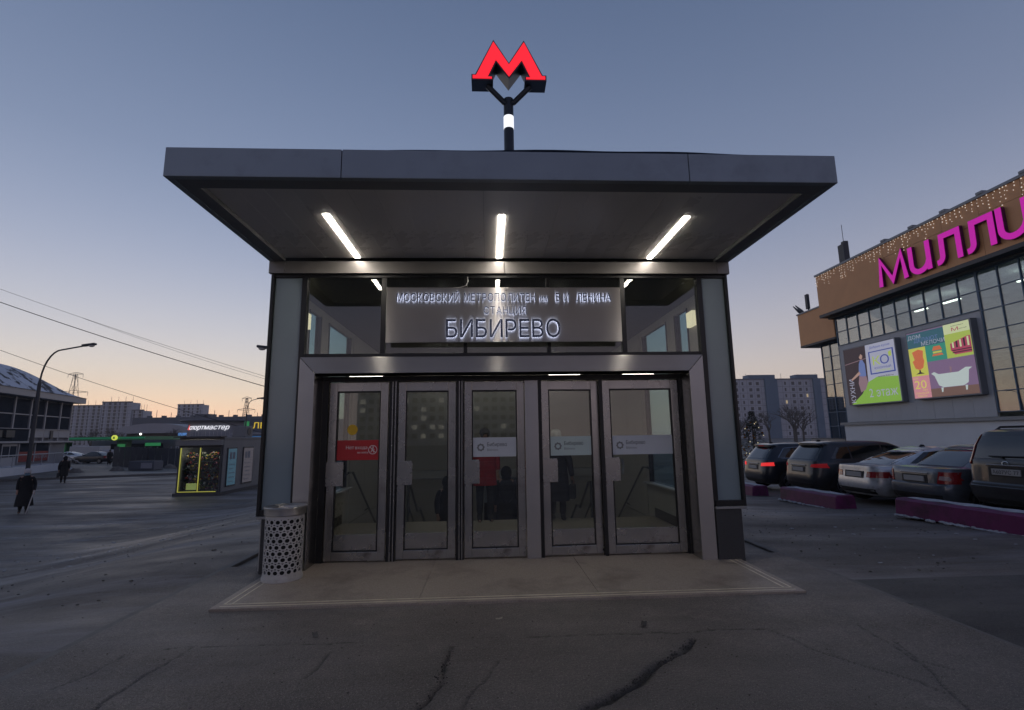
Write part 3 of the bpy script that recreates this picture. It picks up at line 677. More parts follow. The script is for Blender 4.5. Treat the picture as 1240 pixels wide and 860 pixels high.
# ------------------------------------------------------------------ shopping centre on the right
M_brown = mat('brown cladding', (.56, .29, .135), .5, .1, .06, 1.5, .03, 8); M_trim = mat('dark trim', (.05, .055, .065), .5, .2)
M_grey = mat('grey wall panel', (.40, .43, .48), .55, .1, .06, 1.2, .02, 6); M_basew = mat('pale base wall', (.60, .63, .68), .7, 0, .08, .8, .1, 12)
M_blue = mat('blue mullion', (.06, .12, .21), .4, .2); M_mglass = glass('mall glass', (.62, .72, .78), .17); M_min = mat('mall interior', (.62, .68, .72), .8, 0, .35, .7)
M_coping = mat('grey coping', (.22, .24, .27), .5, .3); M_mall_lamp = emit('mall lamp', (1, .9, .65), 7)
YZ = lambda x0: (lambda u, v, d: (x0-d, -u, v))              # u runs along -Y, the reading direction on this facade
mall = thing('shopping_centre', 'two-storey shopping centre with brown cladding above gridded glazing', 'shopping centre', (20, 10, -.5))
XF = 19.2; YE = 21.2; YN = -6.0
pw = 1.62; y = YE; i = 0
first = True
while y > YN:
    wdt = 5.0 if first else pw
    a = y-wdt+.012
    if first: pane('cladding_panel', M_brown, mall, XF, XF+.05, a, y, 8.22, 10.55)
    else:
        h = 9.9 if i % 3 else 9.6
        pane('cladding_panel', M_brown, mall, XF, XF+.05, a, y, 8.22, h-.012); pane('cladding_panel', M_brown, mall, XF, XF+.05, a, y, h, 10.55)
    y -= wdt; first = False; i += 1
box('cladding_panel', M_brown, mall, XF+.051, 20.6, YE-.05, YE, 8.22, 10.55)
bx = MB(); bx.box(XF+.053, 40, YN, YE-.053, 8.25, 10.5); add('upper_wall', bx, M_trim, mall)
cp = MB(); cp.box(XF-.06, XF+.3, YN, YE+.06, 10.551, 10.66); y = 16
while y > YN: cp.box(XF-.09, XF+.2, y-.13, y+.13, 10.661, 10.76); y -= 1.62
add('coping', cp, M_coping, mall)
so_ = MB(); so_.box(XF-.03, 20.2, YN, YE+.03, 8.05, 8.218); so_.box(XF+.45, 20.2, YN, YE, 7.97, 8.048); add('overhang_soffit', so_, M_trim, mall)
# glazing: two rows above the grey wall, full height right of it
P_ = .84
def glazing(y0, y1, z0, z1, x, nrow, m=M_mglass):
    n = round((y0-y1)/P_); dy = (y0-y1)/n; dz = (z1-z0)/nrow
    for a in range(n):
        for r_ in range(nrow):
            pane('window_pane', m, mall, x, x+.02, y0-(a+1)*dy+.018, y0-a*dy-.018, z0+r_*dz+.016, z0+(r_+1)*dz-.016)
    q = MB()
    for a in range(n+1): q.box(x-.04, x+.05, y0-a*dy-.019, y0-a*dy+.019, z0, z1)
    add('mullion', q, M_blue, mall); q = MB()
    for r_ in range(nrow+1): q.box(x-.036, x+.046, y1, y0, z0+r_*dz-.017, z0+r_*dz+.017)
    add('transom', q, M_blue, mall)
glazing(21.05, 12.65, 6.38, 7.95, 20, 2)
glazing(12.60, 0.84, 2.2, 7.95, 20, 7)
y = 21.0
for k in range(9): pane('wall_panel', M_grey, mall, 20.0, 20.1, 21.05-(k+1)*.93+.008, 21.05-k*.93, 2.02, 6.34)
lg = MB(); lg.box(19.72, 20.1, YN, 21.3, 1.86, 2.0); add('ledge', lg, M_coping, mall); box('base_wall', M_basew, mall, 19.85, 20.1, YN, 21.15, -1.2, 1.858)
box('near_wall', M_grey, mall, 20.0, 20.1, YN, .8, 2.02, 7.95)
it = MB(); it.box(27, 27.2, YN, 21.2, -1, 8.2); it.box(20.2, 27, 21.2, 21.3, -1, 8.2); it.box(20.8, 27, YN, 21.15, 5.1, 5.3); it.box(20.15, 27, YN, 21.15, 8.06, 8.2); it.box(23, 23.2, 21.35, 23.4, -1, 6.9); it.box(20.15, 27, YN, YN+.2, -1, 8); add('interior_wall', it, M_min, mall)
for (x, y, z, l) in ((22, 12.2, 7.6, 1.3), (22, 17.6, 7.6, .7), (22, 15.9, 7.6, .9), (23, 8.2, 6.9, 1.6), (24, 6.5, 4.8, 1.5), (24, 9.7, 4.8, 1.5), (24, 12.5, 4.8, .8)):
    box('ceiling_lamp', M_mall_lamp, mall, x, x+.12, y-l/2, y+l/2, z, z+.05)
M_door_lamp = emit('sensor lamp', (1, .1, .05), 2)
box('sensor', M_trim, mall, 19.93, 19.998, 12.95, 13.08, 5.15, 5.32)
# the lower wing behind
box('wing_cladding', M_brown, mall, 20.0, 20.06, 21.25, 24.5, 6.98, 9.0); box('wing_cladding', M_brown, mall, 20.061, 30, 24.44, 24.5, 6.98, 9.0)
bx = MB(); bx.box(20.07, 30, 21.3, 24.43, 7, 8.95); bx.box(20, 30, 21.25, 24.52, 6.86, 6.975); add('wing_body', bx, M_trim, mall)
box('wing_coping', M_coping, mall, 19.95, 30, 21.25, 24.56, 9.002, 9.09)
glazing(23.4, 21.08, 1.0, 6.84, 20.6, 7)
box('wing_side', M_grey, mall, 20.62, 30, 23.42, 23.5, -1, 6.85)
tl = MB()
for a in range(7):
    for r_ in range(5): tl.box(19.9, 19.99, 21.35+a*.42, 21.35+a*.42+.40, -1.0+r_*.42, -1.0+r_*.42+.40)
add('tiled_wall', tl, mat('wall tile', (.30, .27, .25), .6, 0, .15, 3), mall, kind='stuff'); box('tiled_wall_core', M_trim, mall, 19.995, 20.3, 21.2, 24.4, -1, 1.12)
# antennas on the roof
an = MB()
an.box(20.2, 20.45, 19.9, 20.15, 10.5, 12.3); an.tube([(20.25, 20.0, 12.3), (20.25, 20.0, 13.3)], .015, 5); an.box(20.05, 20.15, 19.8, 20.25, 10.9, 12.1)
add('antenna', an, M_trim, mall)
an = MB(); an.tube([(20.4, 23.9, 9), (20.4, 23.9, 10.3)], .05, 6); an.box(20.25, 20.42, 23.75, 23.95, 9.3, 10.25)
for s in (.0, .25): an.tube([(20.4, 24.2+s, 9.0), (20.3, 24.5+s, 9.35), (20.2, 24.9+s, 9.8)], [.05, .09, .03], 6)
add('antenna', an, M_trim, mall)
# icicle lights
il = MB()
y = YE
while y > -3:
    drop = random.choice((.15, .3, .45, .6, .75, .3)); z = 10.5
    while z > 10.5-drop:
        il.ell((XF-.03-random.random()*.02, y+random.uniform(-.04, .04), z), (.024*random.uniform(.7, 1.2),)*3, 4, 3); z -= random.uniform(.09, .2)
    y -= random.uniform(.12, .26)
tag(add('icicle_lights', il, emit('fairy lamp', (1, .86, .72), .55)), 'tiny white icicle lights hanging along the top of the brown cladding', 'fairy lights', kind='stuff')
# magenta letters
M_mag = emit('magenta face', (.50, .008, .34), .72); M_magd = mat('magenta side', (.12, .005, .09), .4)
ml = thing('shop_sign', 'big magenta rounded letters on the brown cladding of the shopping centre', 'sign', (XF, 13, 8.4))
def arc(cx, cz, rx, rz, a0, a1, n=8): return [(cx+rx*math.cos(R(a0+(a1-a0)*k/n)), cz+rz*math.sin(R(a0+(a1-a0)*k/n))) for k in range(n+1)]
SW = .23
shp = {'М': [[(.12, 0), (.22, 1.27), (.83, .14), (1.42, 1.27), (1.58, 0)]],
       'И': [[(.12, 1.3), (.12, .45)]+arc(.5, .42, .38, .36, 180, 270, 6)+arc(.5, .52, .48, .46, 275, 350, 6)[1:], [(1.0, 1.3), (1.0, 0)]],
       'Л': [[(-.02, .10)]+arc(.02, .36, .24, .26, -70, -8, 5)+[(.28, 1.18), (1.02, 1.18), (1.02, 0)]]}
for ch, y, k in (('М', 16.45, 1.02), ('И', 14.62, 1.02), ('Л', 13.2, 1.0), ('Л', 11.84, 1.0), ('И', 10.62, 1.05)):
    body = MB(); face = MB()
    for j, pth in enumerate(shp[ch]):
        pth = [(u*k-y, v+8.45) for u, v in pth]
        body.prism(stroke(pth, SW+.03), YZ(XF), -.0+.03+.004*j, .16-.004*j); face.prism(stroke(pth, SW), YZ(XF), .162+.003*j, .175+.003*j)
    bo = add('letter', body, M_magd, ml); add('letter_face', face, M_mag, bo)
# two lightboxes
def board(name, lab, y0, y1, z0, z1):
    t = thing(name, lab, 'billboard', (20, (y0+y1)/2, z0))
    box('case', M_coping, t, 19.70, 19.995, y1-.06, y0+.06, z0-.06, z1+.06, bevel=.01)
    return t, (lambda u, v, d: (19.69-d, y0-u*(y0-y1), z0+v*(z1-z0)))
def art(t, fn, name, pts, m, lay): add(name, MB().prism(pts, fn, .004*lay, .004*lay+.003), m, t)
def rect(a, c, e, f): return [(a, e), (c, e), (c, f), (a, f)]
E_ = lambda n, c, s=.85: emit('poster '+n, tuple(.82*q+.18*sum(c)/3 for q in c), s*.8)
gW = E_('white', (.36, .37, .48), .8); gG = E_('green', (.20, .42, .02), .9); gD = E_('dark photo', (.035, .022, .03), .8); gB = E_('blue', (.02, .05, .30)); gLB = E_('shirt blue', (.10, .16, .40)); gS = E_('skin', (.42, .24, .18)); gSk = E_('pink', (.62, .22, .26)); gT = E_('teal', (.02, .11, .15)); gTe = E_('sea green', (.01, .26, .18)); gY = E_('lime', (.55, .55, .03)); gYG = E_('yellow green', (.38, .50, .04)); gP = E_('purple', (.19, .11, .22)); gO = E_('orange', (.62, .12, .02)); gYel = E_('yellow', (.72, .60, .06)); gF = E_('wood', (.17, .09, .07)); gTub = E_('tub', (.42, .50, .47), .95); gDk = E_('ink', (.03, .02, .03)); gPale = E_('pale lime', (.55, .62, .30)); gSkirt = E_('skirt', (.26, .15, .18)); gRed = E_('red', (.42, .03, .09))
t, fn = board('billboard', 'smaller lit billboard with a white logo square above a green field', 20.33, 16.82, 2.95, 5.98)
art(t, fn, 'backing', rect(0, 1, 0, 1), gW, 0); art(t, fn, 'photo_field', [(0, 0), (.30, 0), (.44, .28), (.46, 1), (0, 1)], gD, 1)
art(t, fn, 'green_field', [(.06, 0), (1, 0), (1, .40), (.62, .43), (.44, .36), (.30, .17)], gG, 2)
art(t, fn, 'shelf_line', [(0, .72), (.45, .77), (.45, .78), (0, .73)], gSkirt, 2)
art(t, fn, 'figure_shirt', [(.27, .50), (.30, .70), (.33, .76), (.38, .76), (.42, .68), (.42, .48), (.36, .45)], gLB, 3)
art(t, fn, 'figure_arm', [(.31, .52), (.12, .42), (.11, .45), (.29, .57)], gS, 4)
art(t, fn, 'figure_head', [(.355+.035*math.cos(k*PI/8), .83+.055*math.sin(k*PI/8)) for k in range(16)], gS, 4)
art(t, fn, 'figure_hair', [(.325, .82), (.32, .89), (.355, .92), (.395, .88), (.39, .84), (.36, .87)], gDk, 5)
art(t, fn, 'figure_skirt', [(.28, .49), (.42, .47), (.44, .36), (.38, .24), (.28, .20), (.25, .36)], gSkirt, 3)
art(t, fn, 'logo_frame', [(.51, .48), (.97, .48), (.97, .87), (.51, .87), (.51, .854), (.947, .854), (.947, .50), (.533, .50), (.533, .854), (.51, .854)], gB, 2)
def tx(t, fn, s, u0, v0, h, m, lay, w, name='lettering', bold=0, rot=False):
    q = MB(); V, F = text(s, 1, .0, bold); k = w/V[:, 0].max()
    q.raw([(fn(u0+p_[0]*k, v0+p_[1]*h, .004*lay) if not rot else fn(u0-p_[1]*h, v0+p_[0]*k, .004*lay)) for p_ in V], F); add(name, q, m, t)
tx(t, fn, 'К', .58, .63, .15, gYG, 3, .14, bold=.045); tx(t, fn, 'О', .72, .63, .15, gB, 3, .16, bold=.045); art(t, fn, 'logo_flag', [(.88, .74), (.93, .74), (.93, .83), (.88, .81)], gYG, 3)
tx(t, fn, 'КУХОННЫЙ', .60, .56, .035, gB, 3, .30, bold=.0); tx(t, fn, 'ОСТРОВ', .62, .515, .028, gYG, 3, .26, bold=.0); tx(t, fn, 'Добрые кухни', .54, .92, .04, gB, 3, .38, bold=.0)
tx(t, fn, '2 этаж', .44, .10, .15, gW, 3, .52, bold=.03); tx(t, fn, 'www.kd.ru', .64, .42, .03, gDk, 3, .28); tx(t, fn, 'КУХНИ', .155, .03, .10, gW, 3, .42, bold=.03, rot=True)
t, fn = board('billboard', 'larger lit billboard patched with a bathtub, armchair and striped sofa', 16.05, 12.93, 2.98, 6.03)
art(t, fn, 'backing', rect(0, 1, 0, 1), gP, 0); art(t, fn, 'colour_field', rect(0, .64, .76, .985), gT, 1); art(t, fn, 'colour_field', rect(0, .29, .33, .76), gY, 1); art(t, fn, 'colour_field', rect(.29, .64, .52, .76), gTe, 1)
art(t, fn, 'colour_field', rect(.62, 1, .52, .86), gYG, 2); art(t, fn, 'colour_field', rect(.62, 1, .86, 1), gPale, 2); art(t, fn, 'colour_field', rect(0, .29, 0, .33), gSk, 2); art(t, fn, 'colour_field', rect(.29, 1, 0, .12), gF, 2)
art(t, fn, 'bathtub', [(.33, .34), (.38, .36), (.45, .32), (.75, .32), (.86, .37), (.95, .36), (.90, .33), (.87, .16), (.80, .125), (.50, .125), (.43, .16), (.38, .30)], gTub, 3)
for a in (.46, .82): art(t, fn, 'tub_foot', [(a, .125), (a+.035, .125), (a+.02, .06), (a, .06)], gTub, 3)
art(t, fn, 'tub_tap', [(.63, .325), (.65, .325), (.66, .40), (.63, .41)], gSkirt, 3)
art(t, fn, 'armchair', [(.06, .70), (.17, .73), (.25, .70), (.235, .60), (.25, .55), (.22, .45), (.155, .42), (.085, .45), (.05, .56), (.09, .58)], gO, 3); art(t, fn, 'armchair_foot', [(.145, .42), (.165, .42), (.17, .385), (.23, .36), (.08, .36), (.14, .385)], gDk, 3)
art(t, fn, 'lamp', [(.40, .67), (.43, .73), (.53, .73), (.56, .67)], gO, 3); art(t, fn, 'lamp', [(.41, .655), (.41, .63), (.55, .63), (.55, .655)], gY, 3); art(t, fn, 'lamp', [(.39, .59), (.57, .59), (.55, .62), (.41, .62)], gO, 3)
art(t, fn, 'sofa', [(.69, .72), (.95, .79), (.99, .79), (.99, .56), (.74, .56), (.72, .60), (.69, .62)], gRed, 3)
for a in range(5): art(t, fn, 'sofa_stripe', [(.72+a*.055, .655), (.745+a*.055, .655), (.745+a*.055, .735+.012*a), (.72+a*.055, .73+.012*a)], gDk if a % 2 else gPale, 4)
for a in range(2): art(t, fn, 'sofa_stripe', [(.71, .625-.03*a), (.99, .625-.03*a), (.99, .612-.03*a), (.71, .612-.03*a)], gDk, 4)
tx(t, fn, 'ДОМ', .02, .90, .055, gW, 3, .22, bold=.02); tx(t, fn, 'ДЕЛАЮТ', .12, .84, .055, gLB, 3, .40); tx(t, fn, 'МЕЛОЧИ', .24, .775, .06, gW, 3, .38, bold=.03)
tx(t, fn, '20', .03, .14, .13, gYel, 3, .20, bold=.03); tx(t, fn, 'лет', .15, .105, .025, gYel, 3, .09); tx(t, fn, 'НАМ', .02, .285, .025, gYel, 3, .08); tx(t, fn, 'СТАБИЛЬНОЙ', .03, .06, .025, gYel, 3, .22); tx(t, fn, 'РАБОТЫ', .06, .02, .025, gYel, 3, .15)
tx(t, fn, 'М', .74, .89, .05, gRed, 3, .10, bold=.0); tx(t, fn, 'миллион', .74, .955, .016, gDk, 3, .18); tx(t, fn, 'мелочей', .85, .90, .016, gDk, 3, .11)

# ------------------------------------------------------------------ purple blocks
M_pur = mat('purple paint', (.15, .018, .095), .55, 0, .25, 5, .1, 20, dirt=((.03, .015, .025), 3, .5, .75)); M_snow = mat('old snow', (.42, .43, .46), .8, 0, .25, 6, .4, 25)
for i, (x, y, ln, rz, lab) in enumerate(((8.15, 10.35, 2.4, 0, 'purple concrete block nearest the pavilion corner, with only its right end in view'), (8.10, 6.45, 2.1, .05, 'purple concrete block lying before the silver car'), (8.38, 2.3, 3.0, .08, 'longest and nearest purple concrete block with snow along its foot'))):
    z = float(gz(x, y)); t = thing('parking_block', lab, 'concrete block', (x, y, z), rz, 'purple blocks along the parking spaces', world=False)
    add('block', MB().prism([(-.27, 0), (.27, 0), (.24, .30), (.20, .34), (-.20, .34), (-.24, .30)], lambda u, v, d: (u, d, v), -ln/2, ln/2), M_pur, t, bevel=.02)
    q = MB()
    for k in range(int(ln*26)):
        yy = random.uniform(-ln/2-.1, ln/2); q.ell((-.30+random.gauss(0, .03), yy, .01), (random.uniform(.02, .05), random.uniform(.03, .08), random.uniform(.01, .03)), 6, 4)
    add('snow_strip', q, M_snow, t, kind='stuff')
    q = MB(); q.grid(lambda u, v: (u, v, .346+.006*math.sin(v*9+u*30)), np.linspace(-.12, .18, 5), np.linspace(-ln/2+.1, ln/2-.1, 24)); add('snow_cap', q, M_snow, t, smooth=60)

# ------------------------------------------------------------------ cars
M_tyre = mat('tyre', (.012, .012, .012), .85); M_alloy = mat('alloy', (.22, .22, .23), .4, .7); M_cgl = mat('car glass', (.008, .010, .012), .06, 0, spec=.8, coat=.5)
M_plastic = mat('black plastic', (.015, .015, .016), .6); M_chrome = mat('chrome', (.55, .56, .58), .2, 1)
M_lampR = mat('tail lamp red', (.28, .008, .012), .15, coat=.6); M_lampL = emit('tail lamp lit', (.6, .01, .015), .10); M_lampH = emit('brake lamp lit', (1, .04, .04), .7); M_lampW = mat('lamp clear', (.42, .30, .30), .15, coat=.5); M_plate = mat('number plate', (.38, .38, .38), .5)
def paint(n, c, metal=.4): return mat('car paint '+n, c, .32, metal, .12, 3, 0, coat=.5, dirt=((.05, .048, .045), 2.2, .48, .8))
class Car:
    """sections by height: (z, x rear, x front, half width); every section is a rounded rectangle in plan"""
    def __init__(s, secs, n=7): s.S = np.array(secs, float); s.n = n
    def at(s, z): return [np.interp(z, s.S[:, 0], s.S[:, i]) for i in (1, 2, 3)]
    def ring(s, z, sec=None, N=64):
        a, b, w_ = sec if sec is not None else s.at(z); c = (a+b)/2; h = (b-a)/2; e = 2/s.n; o = []
        for k in range(N):
            t = 2*PI*k/N; cx, sx_ = math.cos(t), math.sin(t)
            o.append((c+h*math.copysign(abs(cx)**e, cx), w_*math.copysign(abs(sx_)**e, sx_), z))
        return o
    def body(s):
        m = MB(); N = 64; rows = [s.ring(q[0], q[1:]) for q in s.S]
        for r_ in rows: m.v += r_
        m.f += [(i*N+k, i*N+(k+1) % N, (i+1)*N+(k+1) % N, (i+1)*N+k) for i in range(len(rows)-1) for k in range(N)]
        m.f += [tuple(range(N)), tuple((len(rows)-1)*N+k for k in range(N))]; return m
    def rear(s, y, z, d=0):
        a, b, w_ = s.at(z); c = (a+b)/2; h = (b-a)/2
        return (c-h*max(0, 1-min(1, abs(y)/w_)**s.n)**(1/s.n)-d, y, z)
    def front(s, y, z, d=0):
        a, b, w_ = s.at(z); c = (a+b)/2; h = (b-a)/2
        return (c+h*max(0, 1-min(1, abs(y)/w_)**s.n)**(1/s.n)+d, y, z)
    def side(s, x, z, sg, d=0):
        a, b, w_ = s.at(z); c = (a+b)/2; h = (b-a)/2
        return (x, sg*(w_*max(0, 1-min(1, abs(x-c)/h)**s.n)**(1/s.n)+d), z)
    def patch(s, fn, quad, nu=8, nv=4, d=.006, th=.02):
        """a thin shaped piece over the surface; quad = four (p, z) corners"""
        q = [np.array(p_, float) for p_ in quad]; m = MB(); us = np.linspace(0, 1, nu); vs = np.linspace(0, 1, nv)
        def P(u, v, dd): p_ = (q[0]*(1-u)+q[1]*u)*(1-v)+(q[3]*(1-u)+q[2]*u)*v; return fn(p_[0], p_[1], dd)
        for dd in (d, d-th):
            m.grid(lambda u, v: P(u, v, dd), us, vs)
        n = nu*nv; e = [(i*nv) for i in range(nu)]+[(nu-1)*nv+j for j in range(1, nv)]+[i*nv+nv-1 for i in range(nu-2, -1, -1)]+[j for j in range(nv-2, 0, -1)]
        m.f += [(e[i], e[(i+1) % len(e)], n+e[(i+1) % len(e)], n+e[i]) for i in range(len(e))]
        return m
def wheel(t, x, y, r_, sg):
    wv = MB(); prof = [(r_*.62, -.10), (r_*.95, -.11), (r_, -.06), (r_, .06), (r_*.95, .11), (r_*.62, .10)]
    n = 26; vs = [(x+q*math.cos(2*PI*k/n), y+o, r_+q*math.sin(2*PI*k/n)) for q, o in prof for k in range(n)]
    wv.raw(vs, [(i*n+k, i*n+(k+1) % n, (i+1)*n+(k+1) % n, (i+1)*n+k) for i in range(5) for k in range(n)]+[tuple(range(n)), tuple(5*n+k for k in range(n))])
    wo = add('wheel', wv, M_tyre, t, smooth=30); h = MB()
    for k in range(5):
        a = 2*PI*k/5; h.obox((x+.30*r_*math.cos(a), y+sg*.095, r_+.30*r_*math.sin(a)), ((math.cos(a), 0, math.sin(a)), (0, 1, 0), (-math.sin(a), 0, math.cos(a))), (.30*r_, .02, .045))
    vs = [(x+q*math.cos(2*PI*k/n), y+sg*o, r_+q*math.sin(2*PI*k/n)) for q, o in ((r_*.56, .09), (r_*.64, .115), (r_*.67, .09)) for k in range(n)]
    h.raw(vs, [(i*n+k, i*n+(k+1) % n, (i+1)*n+(k+1) % n, (i+1)*n+k) for i in range(2) for k in range(n)]); add('rim', h, M_alloy, wo, smooth=30)
def car(lab, loc, rz, kind, pm, cat='car', group=None, lit=0, plate='', wiper=False):
    t = thing('parked_car', lab, cat, loc, rz, group, world=False)
    if kind == 'sedan':
        c = Car([(.20, .30, 4.15, .66), (.24, .10, 4.28, .78), (.36, .03, 4.34, .83), (.50, .0, 4.35, .84), (.60, .01, 4.33, .84), (.63, .05, 4.30, .84), (.80, .06, 4.12, .835), (.90, .07, 3.75, .82), (.945, .10, 3.4, .80), (.955, .62, 3.25, .76), (1.10, .88, 2.95, .70), (1.28, 1.22, 2.55, .62), (1.37, 1.42, 2.3, .57), (1.41, 1.65, 2.0, .50), (1.42, 1.8, 1.9, .4)], 8); L_ = 4.35; H = 1.42
        rw = [(-.56, .98), (.56, .98), (.50, 1.33), (-.50, 1.33)]
        sw = [[(.98, .99), (1.42, .99), (1.47, 1.31), (1.32, 1.29)], [(1.47, .99), (2.22, .99), (2.16, 1.33), (1.52, 1.33)], [(2.27, .99), (3.0, .99), (2.45, 1.32), (2.21, 1.33)]]
    elif kind == 'coupe':
        c = Car([(.20, .30, 4.2, .66), (.24, .12, 4.35, .80), (.36, .02, 4.40, .86), (.52, .0, 4.42, .875), (.66, .03, 4.40, .875), (.80, .06, 4.25, .865), (.90, .06, 3.8, .84), (.955, .07, 3.4, .80), (.965, .50, 3.3, .76), (1.10, .86, 3.0, .68), (1.28, 1.42, 2.6, .60), (1.37, 1.75, 2.35, .53), (1.405, 2.0, 2.2, .42)], 6.5); L_ = 4.42; H = 1.41
        rw = [(-.58, .99), (.58, .99), (.48, 1.33), (-.48, 1.33)]
        sw = [[(.98, 1.02), (1.9, 1.0), (1.9, 1.31), (1.50, 1.28)], [(1.95, 1.0), (2.95, 1.0), (2.55, 1.26), (1.95, 1.31)]]
    elif kind == 'mpv':
        c = Car([(.22, .30, 4.4, .70), (.27, .10, 4.55, .82), (.40, .02, 4.62, .885), (.58, .0, 4.65, .90), (.72, .04, 4.62, .90), (.95, .07, 4.3, .89), (1.05, .10, 3.9, .87), (1.08, .14, 3.75, .85), (1.30, .32, 3.2, .78), (1.50, .50, 2.75, .70), (1.56, .42, 2.6, .66), (1.60, .55, 2.4, .60), (1.62, .8, 2.2, .5)], 7); L_ = 4.65; H = 1.62
        rw = [(-.68, 1.10), (.68, 1.10), (.58, 1.48), (-.58, 1.48)]
        sw = [[(.55, 1.12), (1.15, 1.12), (1.15, 1.46), (.80, 1.44)], [(1.2, 1.12), (2.15, 1.12), (2.15, 1.49), (1.2, 1.46)], [(2.2, 1.12), (3.35, 1.12), (2.75, 1.46), (2.2, 1.49)]]
    elif kind == 'suv':
        c = Car([(.24, .30, 4.4, .70), (.30, .10, 4.52, .84), (.45, .02, 4.6, .885), (.62, .0, 4.62, .895), (.70, .07, 4.60, .895), (1.0, .09, 4.35, .885), (1.10, .10, 3.9, .87), (1.13, .12, 3.7, .855), (1.40, .20, 3.2, .79), (1.58, .30, 2.9, .72), (1.65, .36, 2.7, .68), (1.69, .55, 2.5, .60), (1.70, .8, 2.3, .5)], 9); L_ = 4.62; H = 1.70
        rw = [(-.64, 1.14), (.64, 1.14), (.56, 1.56), (-.56, 1.56)]
        sw = [[(.45, 1.16), (1.15, 1.16), (1.15, 1.54), (.58, 1.52)], [(1.2, 1.16), (2.15, 1.16), (2.15, 1.57), (1.2, 1.56)], [(2.2, 1.16), (3.3, 1.16), (2.8, 1.53), (2.2, 1.57)]]
    add('body', c.body(), pm, t, smooth=34)
    add('rear_window', c.patch(c.rear, rw, 10, 6), M_cgl, t, smooth=True)
    fw = [(p_[0]*1.02, p_[1]) for p_ in rw]; add('windscreen', c.patch(c.front, fw, 10, 6), M_cgl, t, smooth=True)
    for sg in (-1, 1):
        for q in sw: add('side_window', c.patch(lambda x, z, d, sg=sg: c.side(x, z, sg, d), q, 8, 4), M_cgl, t, smooth=True)
        wr = .31 if H < 1.5 else .35; wb = (.82, L_-.82)
        for x in wb:
            arcm = MB(); n = 20
            vs = [c.side(x+q*math.cos(PI*k/n), max(.21, wr+q*math.sin(PI*k/n)), sg, .004+(.014 if q > wr*1.1 else 0)) for q in (wr*.2, wr*1.16, wr*1.22) for k in range(n+1)]
            arcm.raw(vs, [(i*(n+1)+k, i*(n+1)+k+1, (i+1)*(n+1)+k+1, (i+1)*(n+1)+k) for i in range(2) for k in range(n)]); add('wheel_arch', arcm, M_plastic, t, smooth=True)
            wheel(t, x, sg*(c.at(.5)[2]-.085), wr, sg)
        mi = MB(); xm = sw[-1][1][0]-.12; zb = sw[0][0][1]; yw = c.at(zb)[2]; mi.ell((xm, sg*(yw+.10), zb+.07), (.07, .11, .07), 10, 6); mo = add('wing_mirror', mi, pm, t, smooth=60)
        hd_ = MB()
        for x in (sw[-1][0][0]+.12, sw[-2][0][0]+.10): hd_.obox(c.side(x, zb-.13, sg, .01), ((1, 0, 0), (0, 1, 0), (0, 0, 1)), (.09, .018, .014))
        add('door_handle', hd_, pm, t)
        add('sill_trim', c.patch(lambda x, z, d, sg=sg: c.side(x, z, sg, d), [(1.25, .25), (L_-1.2, .25), (L_-1.2, .34), (1.25, .34)], 8, 2, .012), M_plastic, t)
        add('headlight', c.patch(c.front, [(sg*.45, .62), (sg*.76, .64), (sg*.74, .76), (sg*.45, .72)], 6, 3), M_lampW, t, smooth=True)
    lamp = (M_lampR, M_lampL, M_lampH)[lit]
    S_ = lambda s_: (lambda y, z, d: c.rear(y*s_, z, d))
    for sg in (-1, 1):
        f = S_(sg)
        if kind == 'sedan':
            add('tail_light', c.patch(f, [(.56, .64), (.805, .64), (.80, .88), (.60, .885)], 10, 5, .012, .03), lamp, t, smooth=True); add('reversing_light', c.patch(f, [(.60, .72), (.78, .70), (.74, .79), (.62, .80)], 6, 3, .016, .01), M_lampW, t)
            add('tail_light', c.patch(lambda x, z, d, sg=sg: c.side(x, z, sg, d), [(.10, .66), (.42, .72), (.22, .86), (.10, .88)], 6, 3, .008, .03), lamp, t, smooth=True)
        elif kind == 'coupe': add('tail_light', c.patch(f, [(.42, .68), (.83, .68), (.80, .83), (.44, .82)], 10, 5, .012, .03), lamp, t, smooth=True)
        elif kind == 'mpv':
            if lit == 2: add('tail_light', c.patch(f, [(.50, .84), (.84, .86), (.83, .98), (.52, .95)], 10, 5, .012, .03), lamp, t, smooth=True)
            else: add('tail_light', c.patch(f, [(.56, .88), (.86, .86), (.84, .99), (.60, .96)], 10, 5, .012, .03), lamp, t, smooth=True)
        else: add('tail_light', c.patch(f, [(.70, 1.02), (.80, 1.02), (.665, 1.60), (.615, 1.60)], 4, 12, .025, .06), lamp, t, smooth=True)
    zp = {'sedan': .72, 'coupe': .74, 'mpv': .80, 'suv': .90}[kind]
    add('plate_recess', c.patch(c.rear, [(-.33, zp-.085), (.33, zp-.085), (.33, zp+.085), (-.33, zp+.085)], 6, 3, .006), M_plastic, t)
    pb = MB(); px_ = c.rear(0, zp, .02)[0]; pb.box(px_-.008, px_+.02, -.26, .26, zp-.056, zp+.056); po_2 = add('number_plate', pb, M_plate, t)
    if plate: 
        q = MB(); put_text(q, plate, lambda u, v, d: (px_-.009-d, .24-u, zp-.035+v), 0, 0, .07, .001, width=.48, bold=.004); add('plate_lettering', q, M_ink, po_2)
    add('bumper_trim', c.patch(c.rear, [(-.62, .28), (.62, .28), (.64, .40), (-.64, .40)], 10, 3, .012), M_plastic, t)
    ch = MB(); xx = c.rear(0, zp+.12, .02)[0]
    if kind != 'coupe': ch.box(xx-.008, xx+.03, -.36, .36, zp+.105, zp+.135); add('boot_trim', ch, M_chrome, t, bevel=.004)
